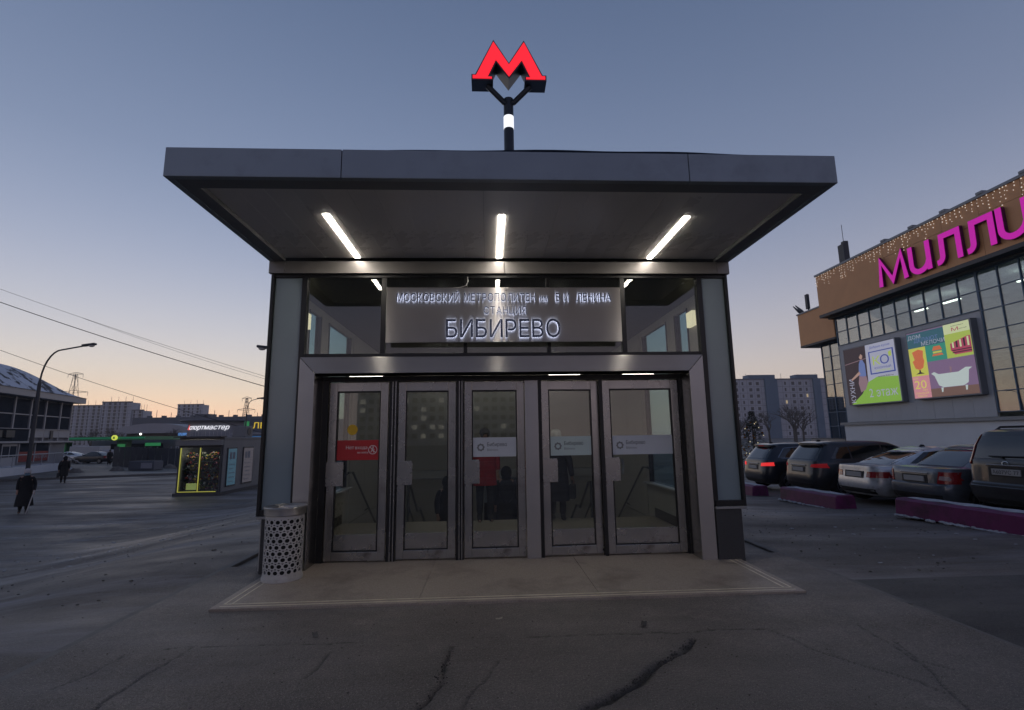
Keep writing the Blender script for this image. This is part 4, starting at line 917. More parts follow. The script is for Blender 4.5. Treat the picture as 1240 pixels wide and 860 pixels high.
    if kind == 'suv':
        rl = MB()
        for sg in (-1, 1): rl.tube([(.62, sg*.60, 1.66), (.75, sg*.60, 1.735), (2.3, sg*.60, 1.745), (2.5, sg*.60, 1.69)], .022, 8)
        add('roof_rail', rl, M_plastic, t, smooth=True)
        wp = MB(); wp.tube([c.rear(.05, 1.16, .03), c.rear(.30, 1.185, .035), c.rear(-.34, 1.19, .03)], .014, 6); add('rear_wiper', wp, M_plastic, t)
        em = MB(); em.tube([c.rear(.06*math.cos(k*PI/6), 1.055+.04*math.sin(k*PI/6), .012) for k in range(13)], .008, 6); add('badge', em, M_chrome, t)
        bl = MB(); add('bumper_line', c.patch(c.rear, [(-.82, .645), (.82, .645), (.82, .67), (-.82, .67)], 12, 2, .01), M_plastic, t)
    if kind in ('mpv', 'coupe', 'sedan'):
        fn_ = MB(); fn_.prism([(0, 0), (.16, 0), (.12, .05), (.06, .06)], lambda u, v, d: (c.S[-1][1]+u-.1, d, H-.012+v), -.02, .02); add('roof_fin', fn_, M_plastic, t)
    if kind == 'mpv':
        add('roof_spoiler', c.patch(c.rear, [(-.60, 1.50), (.60, 1.50), (.60, 1.57), (-.60, 1.57)], 10, 3, .05, .08), pm, t, smooth=True)
        if lit == 2:
            add('brake_light', c.patch(c.rear, [(-.18, 1.515), (.18, 1.515), (.18, 1.545), (-.18, 1.545)], 6, 2, .056, .01), M_lampL, t)
            for sg in (-1, 1):
                q = MB(); f = lambda x, z: c.side(x, z, sg, .012); q.tube([f(.62, 1.115), f(3.3, 1.11), f(2.75, 1.47), f(1.2, 1.48), f(.80, 1.45), f(.52, 1.13)], .012, 5); add('window_trim', q, M_chrome, t)
    return t
PG = 'cars parked in a row before the shopping centre'
def pk(x, y): return (x, y, float(gz(x+1.5, y)))
car('dark blue car with glowing brake lights, farthest in the parked row', pk(9.3, 11.7), 0, 'mpv', paint('navy', (.022, .028, .040)), group=PG, lit=2)
car('dark grey car with lit red tail lights, left of the silver car', pk(9.25, 8.95), 0, 'mpv', paint('graphite', (.035, .038, .045)), group=PG, lit=1)
car('silver low-roofed car between two dark cars in the parked row', pk(9.2, 6.5), 0, 'coupe', paint('silver', (.62, .64, .67), .35), group=PG)
car('grey blue saloon with wide red and clear tail lights, unlit', pk(9.2, 4.65), 0, 'sedan', paint('slate', (.13, .15, .18), .5), group=PG)
car('boxy dark off-roader with tall upright tail lights and roof rails', pk(9.3, 2.72), 0, 'suv', paint('brown grey', (.055, .058, .063)), group=PG, plate='А607УС 77')

# ------------------------------------------------------------------ far right: block of flats, trees, fir
def tree_mesh(seed, h, spread=.5, depth=5):
    q = random.Random(seed); tr = MB(); tw = MB()
    def grow(p_, d, ln, r_, lv):
        e = p_+d*ln; mid = p_+d*ln*.5+Vector((q.uniform(-1, 1), q.uniform(-1, 1), 0))*ln*.06
        (tr if lv == 0 else tw).tube([p_, mid, e], [r_, r_*.85, r_*.68], 6 if lv == 0 else (4 if lv < 3 else 3), caps=lv == 0)
        if lv >= depth: return
        for k in range(4 if lv == 0 else 3):
            a = q.uniform(0, 2*PI); up = q.uniform(.35, .95)
            nd = (d*up+Vector((math.cos(a), math.sin(a), q.uniform(-.1, .45)))*spread*q.uniform(.7, 1.3)).normalized()
            st = p_+d*ln*q.uniform(.55, 1) if lv else p_+d*ln*q.uniform(.6, 1)
            grow(st, nd, ln*q.uniform(.55, .8), r_*.55, lv+1)
    grow(Vector((0, 0, 0)), Vector((0, 0, 1)), h*.33, h*.022, 0)
    return tr, tw
M_bark = mat('bark', (.085, .075, .07), .9, 0, .2, 6); TP = []
for sd_ in (3, 8):
    a, c = tree_mesh(sd_, 9); r_ = thing('bare_tree', '-', 'tree'); to = add('trunk', a, M_bark, r_, smooth=50); co_ = add('crown', c, M_bark, r_); TP.append((r_, to, co_))
used = [0, 0]
def bare_tree(x, y, z, s, v, lab, grp):
    r0, t0, c0 = TP[v]
    if not used[v]: r_ = r0; used[v] = 1
    else:
        r_ = r0.copy(); col.objects.link(r_)
        for q in (t0, c0): d = q.copy(); col.objects.link(d); d.parent = r_
    r_.location = (x, y, z); r_.scale = (s, s, s); r_.rotation_euler.z = random.uniform(0, 6); tag(r_, lab, 'tree', grp)
GT = 'bare trees before the block of flats'; LT = 'bare tree before the block of flats, %s'; RN = ['second from the left of its row', 'third from the left of its row', 'just left of the blue stair tower', 'fourth from the right, before the blue stair tower', 'next to last beside the shopping centre wing', 'rightmost, against the shopping centre wing', 'leftmost, behind the christmas tree']; LN = ['right of the tallest one', 'over the middle of the green canopy', 'tallest and nearest the snowy roofed shop', 'rightmost, behind the corrugated fence', 'farthest left, half behind the snowy roofed shop']
for x, y, s, v in ((62, 112, .95, 0), (67, 118, 1.15, 1), (73, 122, 1.3, 0), (77, 117, 1.5, 1), (81, 124, 1.6, 0), (86, 128, 1.5, 1), (58, 108, .9, 1)): bare_tree(x, y, -1.2, s, v, LT % RN.pop(0), GT)
for x, y, s, v in ((-66, 88, .75, 1), (-60, 92, .8, 0), (-72, 94, .85, 0), (-56, 86, .7, 1), (-79, 98, .9, 1)): bare_tree(x, y, -1.2, s, v, 'bare tree behind the filling station, '+LN.pop(0), 'bare trees behind the filling station')
M_flat = mat('panel block', (.44, .45, .50), .8, 0, .1, .3); M_flat2 = mat('panel block blue', (.14, .19, .26), .8, 0, .1, .3); M_winf = mat('far window', (.06, .065, .08), .2); M_joint = mat('panel joint', (.17, .17, .19), .9)  # panel block made paler and bluer: distance haze put into its colour
M_litw = emit('lit window', (1, .72, .38), .3)
def flats(lab, x0, x1, y, zt, floors, dx, towers=(), group=None, depth=14, m=M_flat, z0=-1.2, ww=1.3):
    t = thing('apartment_block', lab, 'apartment block', ((x0+x1)/2, y, z0), 0, group)
    box('wall', m, t, x0, x1, y, y+depth, z0, zt); h = (zt-z0-1.0)/floors
    wn = MB(); jn = MB(); lw_ = MB(); n = int((x1-x0)/dx); rr = random.Random(int(x0*7))
    for f in range(floors):
        z = z0+1.4+f*h
        jn.box(x0, x1, y-.03, y-.001, z-.75, z-.62)
        for k in range(n):
            xa = x0+(k+.5)*dx-ww/2
            if any(a-.5 < xa+ww and xa < c+.5 for a, c in towers): continue
            wi = ww*(1.0 if k % 3 else .55); (lw_ if rr.random() < (.012 if x0 > 0 else .003) else wn).box(xa, xa+wi, y-.06, y-.032, z, z+1.35)
    for k in range(0, n+1): jn.box(x0+k*dx-.05, x0+k*dx+.05, y-.03+.002, y-.001, z0, zt-.1)
    add('panel_joint', jn, M_joint, t); add('window_rows', wn, M_winf, t, kind='stuff')
    if lw_.v: add('lit_windows', lw_, M_litw, t, kind='stuff')
    for a, c in towers:
        box('stair_tower', M_flat2, t, a, c, y-.9, y+3, z0, zt+.3); box('roof_house', M_flat2, t, a-6.5 if a-6.5 > x0 else a, c, y+.5, y+5, zt, zt+2.2)
    pr = MB(); pr.box(x0-.2, x1+.2, y-.2, y+.3, zt+.001, zt+.5); add('parapet', pr, M_joint, t)
    an_ = MB()
    for k in range(4): xa = x0+(k+.5)*(x1-x0)/4; an_.tube([(xa, y+3, zt), (xa, y+3, zt+3)], .08, 4)
    add('roof_antenna', an_, M_joint, t)
    return t
flats('long grey panel block of flats with a blue stair tower behind the parked cars', 88, 150, 200, 23.6, 9, 3.1, ((117.3, 122.6), (138.5, 141.5)))
FG = 'grey tower blocks on the left skyline'
flats('leftmost narrow grey tower block on the left skyline', -208, -193.5, 254, 19.4, 12, 2.4, group=FG, ww=1.2, depth=6)
flats('widest grey tower block of the left skyline', -177.5, -164.5, 232.6, 19.4, 12, 2.3, group=FG, ww=1.2, depth=6)
flats('lower stepped wing right of the widest tower block', -164.4, -159.5, 233.5, 15.6, 10, 2.3, group=FG, ww=1.2, depth=6)
flats('tower block rising behind the round sports shop', -186, -171, 303, 22.8, 13, 2.6, group=FG, ww=1.2, depth=6)
# a block across the square, behind the viewer: it shows as lit windows mirrored in the doors
bt = thing('apartment_block', 'dim block of flats with lit windows, seen mirrored in the second door', 'apartment block', (-20, -150, -1))
box('wall', M_flat, bt, -55, 12, -164, -150, -1, 21); wq = random.Random(12); wm = MB(); wl_2 = MB()
for f in range(7):
    for k in range(24):
        x = -54+k*2.75; z = 1.2+f*2.75; (wl_2 if wq.random() < (.30 if -30 < x < -8 else .06) else wm).box(x, x+1.6, -149.96, -149.90, z, z+1.4)
add('window_rows', wm, M_winf, bt, kind='stuff'); add('lit_windows', wl_2, emit('lit flat window', (1, .9, .7), .3), bt, kind='stuff')
# decorated fir
fr_t = thing('christmas_tree', 'tall dark christmas tree with small lamps beside the pavilion corner', 'christmas tree', (15.3, 22.6, -1))
add('trunk', MB().tube([(15.3, 22.6, -1), (15.3, 22.6, 2.6)], [.09, .02], 8), M_bark, fr_t)
fl = MB(); q = random.Random(4)
for k in range(3200):
    z = q.random()**1.4*3.6; rad = (3.75-z)*.36*(.35+.65*q.random()**.5)*(1+.12*math.sin(z*11)); a = q.uniform(0, 2*PI); p_ = Vector((15.3+rad*math.cos(a), 22.6+rad*math.sin(a), -.8+z-rad*.2))
    d = Vector((math.cos(a), math.sin(a), q.uniform(-.5, .2)))*q.uniform(.10, .2); s_ = Vector((-math.sin(a), math.cos(a), q.uniform(-.4, .4)))*.035
    fl.raw([p_-s_, p_+s_, p_+d], [(0, 1, 2)])
add('crown', fl, mat('fir needles', (.018, .035, .022), .8, 0, .4, 5), fr_t)
for nm, m_, n in (('tree_lamp', emit('tree lamp', (1, .85, .5), .6), 12), ('bauble', mat('bauble', (.3, .12, .02), .25, .5), 26)):
    b_ = MB()
    for k in range(n):
        z = q.random()*3.2; a = q.uniform(PI*.9, PI*1.9); rad = (3.75-z)*.37; b_.ell((15.3+rad*math.cos(a), 22.6+rad*math.sin(a), -.8+z-rad*.15), (.03 if n < 20 else .055,)*3, 6, 4)
    add(nm, b_, m_, fr_t, kind='stuff')
add('top_lamp', MB().ell((15.3+.9, 22.0, .75), (.06,)*3, 8, 6), emit('bright lamp', (1, .97, .85), 4), fr_t)

# ------------------------------------------------------------------ left: two-storey shop with a snowy roof
LA = np.array([-37.74, 33.8]); Ln = np.array([-.280, .960]); Lb = np.array([-.960, -.280])      # along the front, and into the building
def LP(s, d, z): p_ = LA+Ln*s+Lb*d; return (p_[0], p_[1], z)
def lbox(mb, s0, s1, d0, d1, z0, z1): c = LP((s0+s1)/2, (d0+d1)/2, (z0+z1)/2); return mb.obox(c, ((Ln[0], Ln[1], 0), (Lb[0], Lb[1], 0), (0, 0, 1)), (abs(s1-s0)/2, abs(d1-d0)/2, abs(z1-z0)/2))
M_shopw = mat('shop wall', (.20, .21, .24), .7, 0, .1, 1); M_shoptr = mat('white frame', (.34, .35, .38), .5); M_shopgl = mat('dark window', (.035, .042, .055), .6, 0, .3, .6, spec=.0)
M_srf = mat('snowy roof', (.52, .57, .66), .8, 0, .12, .6, .3, 3, dirt=((.03, .032, .04), .9, .515, .57)); M_shopred = mat('red panel', (.22, .015, .018), .5, 0, .2, 2)
sb = thing('shop_building', 'two-storey glazed shop building under a curved snowy roof, far left', 'building', LP(3, 6, -1))
m_ = MB(); lbox(m_, -14, 11.5, .25, 16, -1.2, 5.3); add('wall', m_, M_shopw, sb)
m_ = MB()
lbox(m_, -14, 12.3, -.7, 17, 5.32, 5.85); add('eave', m_, M_shoptr, sb)
def rh(s, d):
    e = min(1, max(0, (12.4-s)/8)); f = min(1, max(0, (d+.8)/3.4)); return 5.86+2.35*(1-(1-e)**2.3)*(1-(1-f)**1.5)
m_ = MB(); m_.grid(lambda s, d: LP(s, d, rh(s, d)), np.linspace(-14, 12.4, 50), np.concatenate([np.linspace(-.8, 3, 16), np.linspace(4, 17, 8)])); add('roof', m_, M_srf, sb, smooth=60)
ws = [-12, -9.6, -7.2, -4.8, -2.4, .1, 2.35, 4.65, 6.95, 9.5, 11.5]
for a, c in zip(ws[:-1], ws[1:]):
    for z0_, z1_ in ((2.75, 3.85), (3.95, 5.15)):
        m_ = MB(); lbox(m_, a+.08, c-.08, .12, .24, z0_, z1_); add('window', m_, M_shopgl, sb)
    m_ = MB(); lbox(m_, a+.02, c-.02, .0, .2, 2.0 if c > 4.7 else 1.7, 2.68); add('spandrel_panel', m_, M_shoptr if c > 4.7 else M_shopgl, sb)
m_ = MB()
for a in ws: lbox(m_, a-.08, a+.08, .02, .25, 1.7, 5.3)
lbox(m_, -14, 11.5, .05, .24, 3.86, 3.94); lbox(m_, -14, 11.6, -.1, .24, 2.69, 2.745); lbox(m_, -14, 11.6, -.3, .3, 1.55, 1.69); add('mullion', m_, M_shoptr, sb)
for a, c in ((3.7, 5.9), (6.0, 8.2)):
    m_ = MB(); lbox(m_, a, c, .05, .22, .0, .82); add('red_panel', m_, M_shopred, sb); m_ = MB(); lbox(m_, a, c, .08, .22, .84, 1.5); add('shop_window', m_, M_shopgl, sb)
m_ = MB()
for a in (3.6, 5.95, 8.25): lbox(m_, a-.05, a+.05, 0, .24, -.1, 1.54)
add('shop_frame', m_, M_shoptr, sb)
do = MB(); lbox(do, 1.4, 3.4, .05, .2, -.3, 1.5); d_ = add('door', do, M_shoptr, sb)
for a in (1.55, 2.5):
    m_ = MB(); lbox(m_, a, a+.75, .01, .045, .45, 1.3); add('door_pane', m_, M_shopgl, d_)
m_ = MB(); lbox(m_, .7, 1.3, .0, .2, -.3, 1.5); lbox(m_, -4, .6, .0, .2, -.3, 1.5); add('side_glazing', m_, M_shopgl, sb)
lt = MB(); put_text(lt, 'АПТЕКА', lambda u, v, d: LP(6.1+u*1, .04-d, .22+v), 0, 0, .35, .01, width=1.9); add('panel_lettering', lt, M_shoptr, sb)
rp = MB()
pr_ = [(-14, -1.3), (10.9, -1.3), (7.4, -.28), (-14, -.28)]
rp.prism(pr_, lambda u, v, d: LP(u, d, v), -1.5, .24); add('ramp', rp, M_basew, sb)
rl = MB(); rl.tube([LP(-12, -1.4, .62), LP(7.0, -1.4, .62), LP(11.2, -1.4, -.55)], .05, 6)
for s in range(-12, 8, 2): rl.tube([LP(s, -1.4, -.3), LP(s, -1.4, .62)], .03, 5)
add('railing', rl, M_shoptr, sb)
m_ = MB(); lbox(m_, -1.0, .6, -.25, -.05, 2.0, 2.55); lbox(m_, 1.1, 2.2, -.25, -.05, 2.0, 2.55); add('shop_sign', m_, M_trim, sb)
m_ = MB(); lbox(m_, 7.9, 8.3, -.1, -.02, 1.85, 2.6); add('downpipe', m_, M_trim, sb)

# ------------------------------------------------------------------ street lamps and wires
M_lampost = mat('lamp post', (.045, .05, .06), .5, .3); M_lens = mat('lamp lens', (.5, .5, .5), .2)
def street_lamp(lab, x, y, z0, h, dx, dy, rise, r_=.09):
    t = thing('street_lamp', lab, 'street lamp', (x, y, z0), 0, 'street lamps along the road')
    add('post', MB().tube([(x, y, z0), (x, y, z0+h*.55), (x, y, z0+h*.8)], [r_, r_*.95, r_*.85], 10), M_lampost, t, smooth=True)
    path = [(x, y, z0+h*.8)]+[(x+dx*(1-math.cos(a))*.45, y+dy*(1-math.cos(a))*.45, z0+h*.8+(h*.2+rise)*math.sin(a)*.9) for a in np.linspace(.1, PI/2, 8)]+[(x+dx, y+dy, z0+h+rise)]
    add('arm', MB().tube(path, [r_*.8]+[r_*.42]*9, 8), M_lampost, t, smooth=True)
    u = np.array([dx, dy])/math.hypot(dx, dy); e = (x+dx, y+dy, z0+h+rise)
    add('lantern', MB().obox((e[0]+u[0]*.25, e[1]+u[1]*.25, e[2]+.06), ((u[0], u[1], .12), (-u[1], u[0], 0), (-.12*u[0], -.12*u[1], 1)), (.42, .14, .07)), M_lampost, t, bevel=.04)
    add('lens', MB().ell((e[0]+u[0]*.42, e[1]+u[1]*.42, e[2]+.0), (.20, .13, .10), 10, 6), M_lens, t, smooth=60)
street_lamp('street lamp with a long curved arm before the snowy-roofed shop', -29.6, 27.7, -1, 8.0, 2.75, -.2, .85, .12)
street_lamp('street lamp whose head peeks out left of the pavilion', -10.6, 20.0, -1, 7.0, -1.0, 0, .25)
street_lamp('distant street lamp above the flower kiosk roof', -29.3, 55.6, -1, 7.0, 1.3, 0, .45)
M_wire = mat('wire', (.02, .02, .022), .6)
for a, c, r_, lab in (((-29.5, 24.19, 9.93), (-14.15, 24.26, 4.85), .022, 'thickest overhead wire crossing the left sky'), ((-29.5, 24.07, 10.71), (-13.75, 24.16, 5.33), .010, 'uppermost thin overhead wire in the left sky'), ((-24.9, 24.12, 9.05), (-13.75, 24.1, 5.18), .008, 'thin overhead wire joining just under the uppermost one'), ((-29.52, 24.66, 7.08), (-17.3, 24.75, 2.95), .014, 'lowest overhead wire running down past the snowy roof')):
    A = np.array(a); C_ = np.array(c); d = C_-A; lo = -.6 if a[0] < -25 else 0; P = [tuple(A+d*k+np.array((0, 0, -.9*(k*(1-k))*.5))) for k in np.linspace(lo, 1.3, 24)]
    tag(add('overhead_wire', MB().tube(P, r_, 5), M_wire), lab, 'wire', 'overhead wires on the left')
# pylons
M_pyl = mat('pylon steel', (.10, .09, .09), .7, .3)
def pylon(lab, x, y, z0, h, w_):
    q = MB()
    def wd(z): return w_*(1-.85*min(1, z/h))
    nseg = 7
    for i in range(nseg):
        za, zb = h*i/nseg, h*(i+1)/nseg; a, c = wd(za)/2, wd(zb)/2
        for sx_, sy in ((1, 1), (1, -1), (-1, 1), (-1, -1)): q.tube([(x+sx_*a, y+sy*a, z0+za), (x+sx_*c, y+sy*c, z0+zb)], .15, 4, False)
        for sy in (1, -1):
            q.tube([(x-a, y+sy*a, z0+za), (x+c, y+sy*c, z0+zb)], .09, 4, False); q.tube([(x+a, y+sy*a, z0+za), (x-c, y+sy*c, z0+zb)], .09, 4, False)
    tag_o = thing('lattice_pylon', lab, 'pylon', (x, y, z0), 0, 'lattice pylons on the skyline'); add('lattice', q, M_pyl, tag_o); 
    for f, l in ((.74, .19), (.99, .10)):
        z = z0+h*f
        for s_ in (-1, 1): arms = MB(); arms.tube([(x, y, z+1), (x+s_*h*l, y, z)], .14, 4); arms.tube([(x, y, z-.6), (x+s_*h*l, y, z)], .11, 4); arms.tube([(x+s_*h*l, y, z), (x+s_*h*l, y, z-2.2)], .11, 4); add('cross_arm', arms, M_pyl, tag_o)
pylon('lattice pylon rising beside the snowy roof', -247.6, 303.5, -1, 43.5, 8)
pylon('lattice pylon near the pavilion edge on the left skyline', -159.5, 332, -1, 30, 6)

# ------------------------------------------------------------------ far left: sports shop, low mall, filling station, fence
M_far = mat('far building', (.24, .255, .29), .8, 0, .12, .2); M_fard = mat('far building dark', (.13, .14, .165), .7, 0, .1, .2); M_farl = mat('far building pale', (.36, .36, .39), .7, 0, .1, .2)
ss = thing('sports_shop', 'round grey sports shop with white lettering under its flat roof', 'shop', (-57, 103, -1.2))
add('drum_wall', MB().lathe([(5.6, -1.2), (5.6, 5.3)], (-57, 103, 0), 40), M_far, ss, smooth=40)
add('roof', MB().lathe([(6.9, 5.301), (7.1, 5.5), (7.0, 5.75), (1, 5.9)], (-57, 103, 0), 40), M_fard, ss, smooth=40)
q = MB()
for k in range(26): a = PI+PI*k/25; q.tube([(-57+5.62*math.cos(a), 103+5.62*math.sin(a), -1.2), (-57+5.62*math.cos(a), 103+5.62*math.sin(a), 3.3)], .06, 4)
add('facade_rib', q, M_farl, ss)
V, F = text('спортмастер', .95, .05, .03, .35); kx = 7.4/V[:, 0].max()
cyl = lambda u, v, d: (-57+(5.75+d)*math.sin(-.82+u/5.2+.0), 103-(5.75+d)*math.cos(-.82+u/5.2), 3.72+v)
add('sign_lettering', MB().raw([cyl(1.0+p_[0]*kx, p_[1], p_[2]) for p_ in V], F), emit('sign white', (.9, .9, .95), 1), ss)
add('sign_emblem', MB().prism([(-.1, 0), (.5, .25), (.85, .95), (.95, 0), (.7, -.1), (.5, .1)], cyl, 0, .05), emit('sign red', (.8, .1, .1), 1), ss)
lm = thing('retail_hall', 'long low grey retail hall with a barrel roof behind the fence', 'building', (-70, 128, -1.2))
box('wall', M_fard, lm, -92, -58.5, 128, 146, -1.2, 7.6); box('wall', M_far, lm, -58.4, -36, 120, 140, -1.2, 6.3)
box('front_hall', mat('brick hall', (.17, .145, .13), .8, 0, .2, .5), lm, -82, -62, 112, 127.9, -1.2, 3.6)
q = MB()
q.raw([(-75+ (9)*math.cos(PI*k/12)*.95, y, 3.3+2.2*math.sin(PI*k/12)) for y in (110, 127) for k in range(13)], [(k, k+1, 14+k, 13+k) for k in range(12)]+[tuple(range(13)), tuple(range(13, 26))]); add('barrel_roof', q, M_farl, lm, smooth=40)
for k in range(7): box('window', M_winf, lm, -81+k*2.7, -79.2+k*2.7, 111.9, 111.99, 1.5, 2.6)
for k, (x, m__) in enumerate(((-70.5, emit('blue sign', (.12, .3, .7), .6)), (-66.5, emit('white sign', (.9, .85, .75), .9)))): box('fascia_sign', m__, lm, x, x+3.2, 111.7, 111.98, 2.7, 3.35)
q = MB()
for k in range(9): x = -91+k*3.7; q.tube([(x, 130, 7.6), (x, 130, 7.6+random.uniform(1, 2.4))], .07, 4); q.box(x+.6, x+1.4, 131, 132, 7.6, 8.2)
q.box(-78, -74, 131, 134, 7.6, 8.5); add('roof_plant', q, M_fard, lm)
ys_ = thing('roof_sign', 'yellow lettered shop sign cut off by the pavilion column', 'sign', (-32, 66, 1)); q = MB(); q.box(-34.5, -26, 66.2, 66.5, 2.6, 4.4); add('sign_board', q, M_fard, ys_)
q = MB(); put_text(q, 'ЛЕ', lambda u, v, d: (-33.3+u, 66.19-d, 3.1+v), 0, 0, .85, .05, width=1.7, bold=.02); add('sign_lettering', q, emit('sign yellow', (.85, .58, .05), .6), ys_); box('sign_icon', emit('sign green', (.05, .35, .12), .35), ys_, -34.4, -33.8, 66.12, 66.19, 3.1, 4.1)
q = MB()
for x in (-34, -30, -27): q.box(x, x+.15, 66.5, 66.65, -1.2, 2.6)
add('sign_post', q, M_fard, ys_)
bs_ = thing('roadside_shop', 'low roadside shop with a blue sign behind the kiosk roof', 'shop', (-31, 60, -1.2)); box('wall', M_far, bs_, -33, -26, 60, 66, -1.2, 2.2); box('shop_sign', emit('blue fascia', (.04, .13, .30), .5), bs_, -31.8, -27, 59.9, 59.98, 1.3, 2.0); box('roof', M_farl, bs_, -33.2, -25.8, 59.7, 66.2, 2.201, 2.4)
# filling station
M_grn = mat('station green', (.01, .20, .09), .4); M_grnl = emit('station green lit', (.05, .35, .12), .3)
gs = thing('filling_station', 'filling station with a thin green canopy and a round lamp logo', 'filling station', (-56, 70, -1.2))
box('canopy', M_grn, gs, -64, -48.5, 67.2, 76, 1.75, 2.25); box('canopy_edge', emit('station strip', (.01, .22, .10), .22), gs, -64, -48.5, 67.1, 67.19, 1.95, 2.15)
for x in (-62.6, -54.2): box('column', M_grn, gs, x, x+1.4, 70, 71, -1.2, 1.74); box('column_panel', M_grnl, gs, x+.2, x+1.2, 69.9, 69.99, -.6, 1.2)
add('logo', MB().tube([(-52.4, 67.0, 2.1), (-52.4, 66.8, 2.1)], .36, 20), emit('logo lamp', (.72, .80, .10), .7), gs); add('logo_letter', MB().prism([(-52.55, 1.95), (-52.25, 1.95), (-52.35, 2.25), (-52.45, 2.25)], XZ, 66.75, 66.79), M_grn, gs)
add('flood_lamp', MB().ell((-49.0, 67.0, 2.55), (.14,)*3, 8, 6), emit('flood lamp', (1, .95, .85), 4), gs)
box('shop_wall', M_far, gs, -63, -50, 77, 84, -1.2, 1.7); box('shop_glazing', M_shopgl, gs, -60, -52, 76.9, 76.98, -.6, 1.2)
for x in (-60, -57): box('fuel_pump', M_grn, gs, x, x+.7, 71, 71.6, -1.2, .6, bevel=.05)
wv = thing('white_van', 'white box van parked by the filling station column', 'van', (-53, 64, -1.2)); box('box_body', mat('van white', (.42, .43, .45), .5, 0, .05, 1), wv, -55.2, -51.4, 63, 65, -.7, 1.0, bevel=.05); box('cab', M_farl, wv, -51.39, -49.9, 63.1, 64.9, -.8, .5, bevel=.2)
for x in (-54.4, -50.6): add('wheel', MB().tube([(x, 62.95, -.8), (x, 63.3, -.8)], .4, 14), M_tyre, wv)
# fence of corrugated sheets
fn_t = thing('site_fence', 'dark corrugated metal fence beyond the road', 'fence', (-34, 45, -1)); fa = np.array([-39.3, 48.6]); fb = np.array([-28.2, 41.6]); fd = (fb-fa)/np.linalg.norm(fb-fa); fnn = np.array([-fd[1], fd[0]]); fl_ = np.linalg.norm(fb-fa); nb = 11; M_fen = mat('fence sheet', (.10, .112, .135), .5, .4, .15, 1)
for i in range(nb):
    a0 = fl_*i/nb+.02; a1 = fl_*(i+1)/nb-.02; us = np.linspace(a0, a1, 13); q = MB(); hh = 1.05-.03*(i % 2)-.02*i
    q.grid(lambda u, z: (*(fa+fd*u+fnn*(.04 if int(round((u-a0)/(a1-a0)*12)) % 2 else -.0)), z), us, [-1.1, hh]); o = add('fence_sheet', q, M_fen, fn_t)
for i in range(nb+1): c_ = fa+fd*fl_*i/nb+fnn*.12; box('fence_post', M_fard, fn_t, c_[0]-.05, c_[0]+.05, c_[1]-.05, c_[1]+.05, -1.1, 1.0)
lp_ = thing('lamp_bollard', 'thin post with a small green sign before the fence', 'post', (-32.3, 43.2, -1)); add('post', MB().tube([(-32.3, 43.2, -1), (-32.3, 43.2, 1.35)], .07, 8), M_lampost, lp_); box('post_sign', M_grnl, lp_, -32.6, -31.2, 43.1, 43.16, 1.1, 1.4)
pb_ = thing('street_planter', 'low grey planter with a pale notice beside the far kerb', 'planter', (-29.6, 38.9, -.87), R(-14), world=False)
q = MB(); q.box(-1.3, 1.3, -.45, .45, 0, .75); add('trough', q, M_fard, pb_, bevel=.05); q = MB(); q.box(.0, 1.1, -.475, -.455, .15, .6); add('notice', q, M_farl, pb_); q = MB(); q.box(-1.2, 1.2, -.35, .35, .751, .78); add('soil', q, M_bark, pb_)
M_dsnow = mat('dirty snow', (.16, .145, .13), .9, 0, .3, 5, .4, 20)
for (x, y), hl in zip(((-33.8, 36.9), (-31.6, 38.4), (-29.0, 41.3)), ('left of the street planter, nearest the walking person', 'just left of the street planter', 'right of the street planter, beside the kiosk')):
    q = MB(); q.grid(lambda u, v: (x+.55*u, y+.4*v, -.89+.34*max(0, 1-u*u-v*v)**.7*(1+.2*math.sin(7*u+x)*math.cos(5*v))), np.linspace(-1, 1, 14), np.linspace(-1, 1, 10)); tag(add('snow_heap', q, M_dsnow, smooth=60), 'dirty snow heap on the far pavement, '+hl, 'snow heap', 'heaps of dirty snow on the far pavement')
# flower kiosk
M_ksk = mat('kiosk panel', (.20, .205, .215), .6, .1, .08, 1.2); M_kled = emit('kiosk led', (.60, .58, .10), .42)
kk_ = thing('flower_kiosk', 'long grey flower kiosk with yellow lit edges round its front glass', 'kiosk', (-13.7, 20, -1))
KX0, KX1, KY0, KY1 = -14.78, -12.75, 18.3, 24.6
for a, c in ((18.36, 20.0), (20.006, 21.6), (21.606, 23.2), (23.206, 24.6)): box('side_panel', M_ksk, kk_, KX1-.05, KX1, a, c, -.86, 1.58)
q = MB(); q.box(KX0, KX0+.05, 18.36, KY1, -.86, 1.58); q.box(KX0+.05, KX1-.05, KY1-.05, KY1, -.86, 1.58); q.box(KX0+.05, KX1-.051, 18.36, KY1-.06, -.86, -.80); add('back_panel', q, M_ksk, kk_)
box('roof', M_ksk, kk_, KX0-.03, KX1+.03, 18.33, KY1+.03, 1.581, 1.68, bevel=.01); box('shutter_box', M_ksk, kk_, KX0-.06, KX1+.0, 18.08, 18.328, 1.30, 1.56, bevel=.02); box('awning', M_trim, kk_, KX0-.1, KX1+.04, 17.95, 18.5, 1.685, 1.73); box('base', M_trim, kk_, KX0-.06, KX1+.06, 18.18, KY1+.05, -1.1, -.865)
q = MB()
for x in (KX0, -13.84, KX1-.12): q.box(x, x+.08, 18.30, 18.38, -.86, 1.30)
q.box(KX0+.08, KX1-.12, 18.31, 18.37, 1.2, 1.299); q.box(KX0+.08, KX1-.12, 18.31, 18.37, -.859, -.80); add('front_frame', q, M_trim, kk_)
q = MB(); q.box(KX0+.09, KX0+.125, 18.27, 18.30, -.80, 1.2); q.box(-13.80, -13.765, 18.27, 18.30, -.80, 1.2); q.box(KX0+.09, KX1-.2, 18.27, 18.298, -.835, -.805); add('led_edge', q, M_kled, kk_)
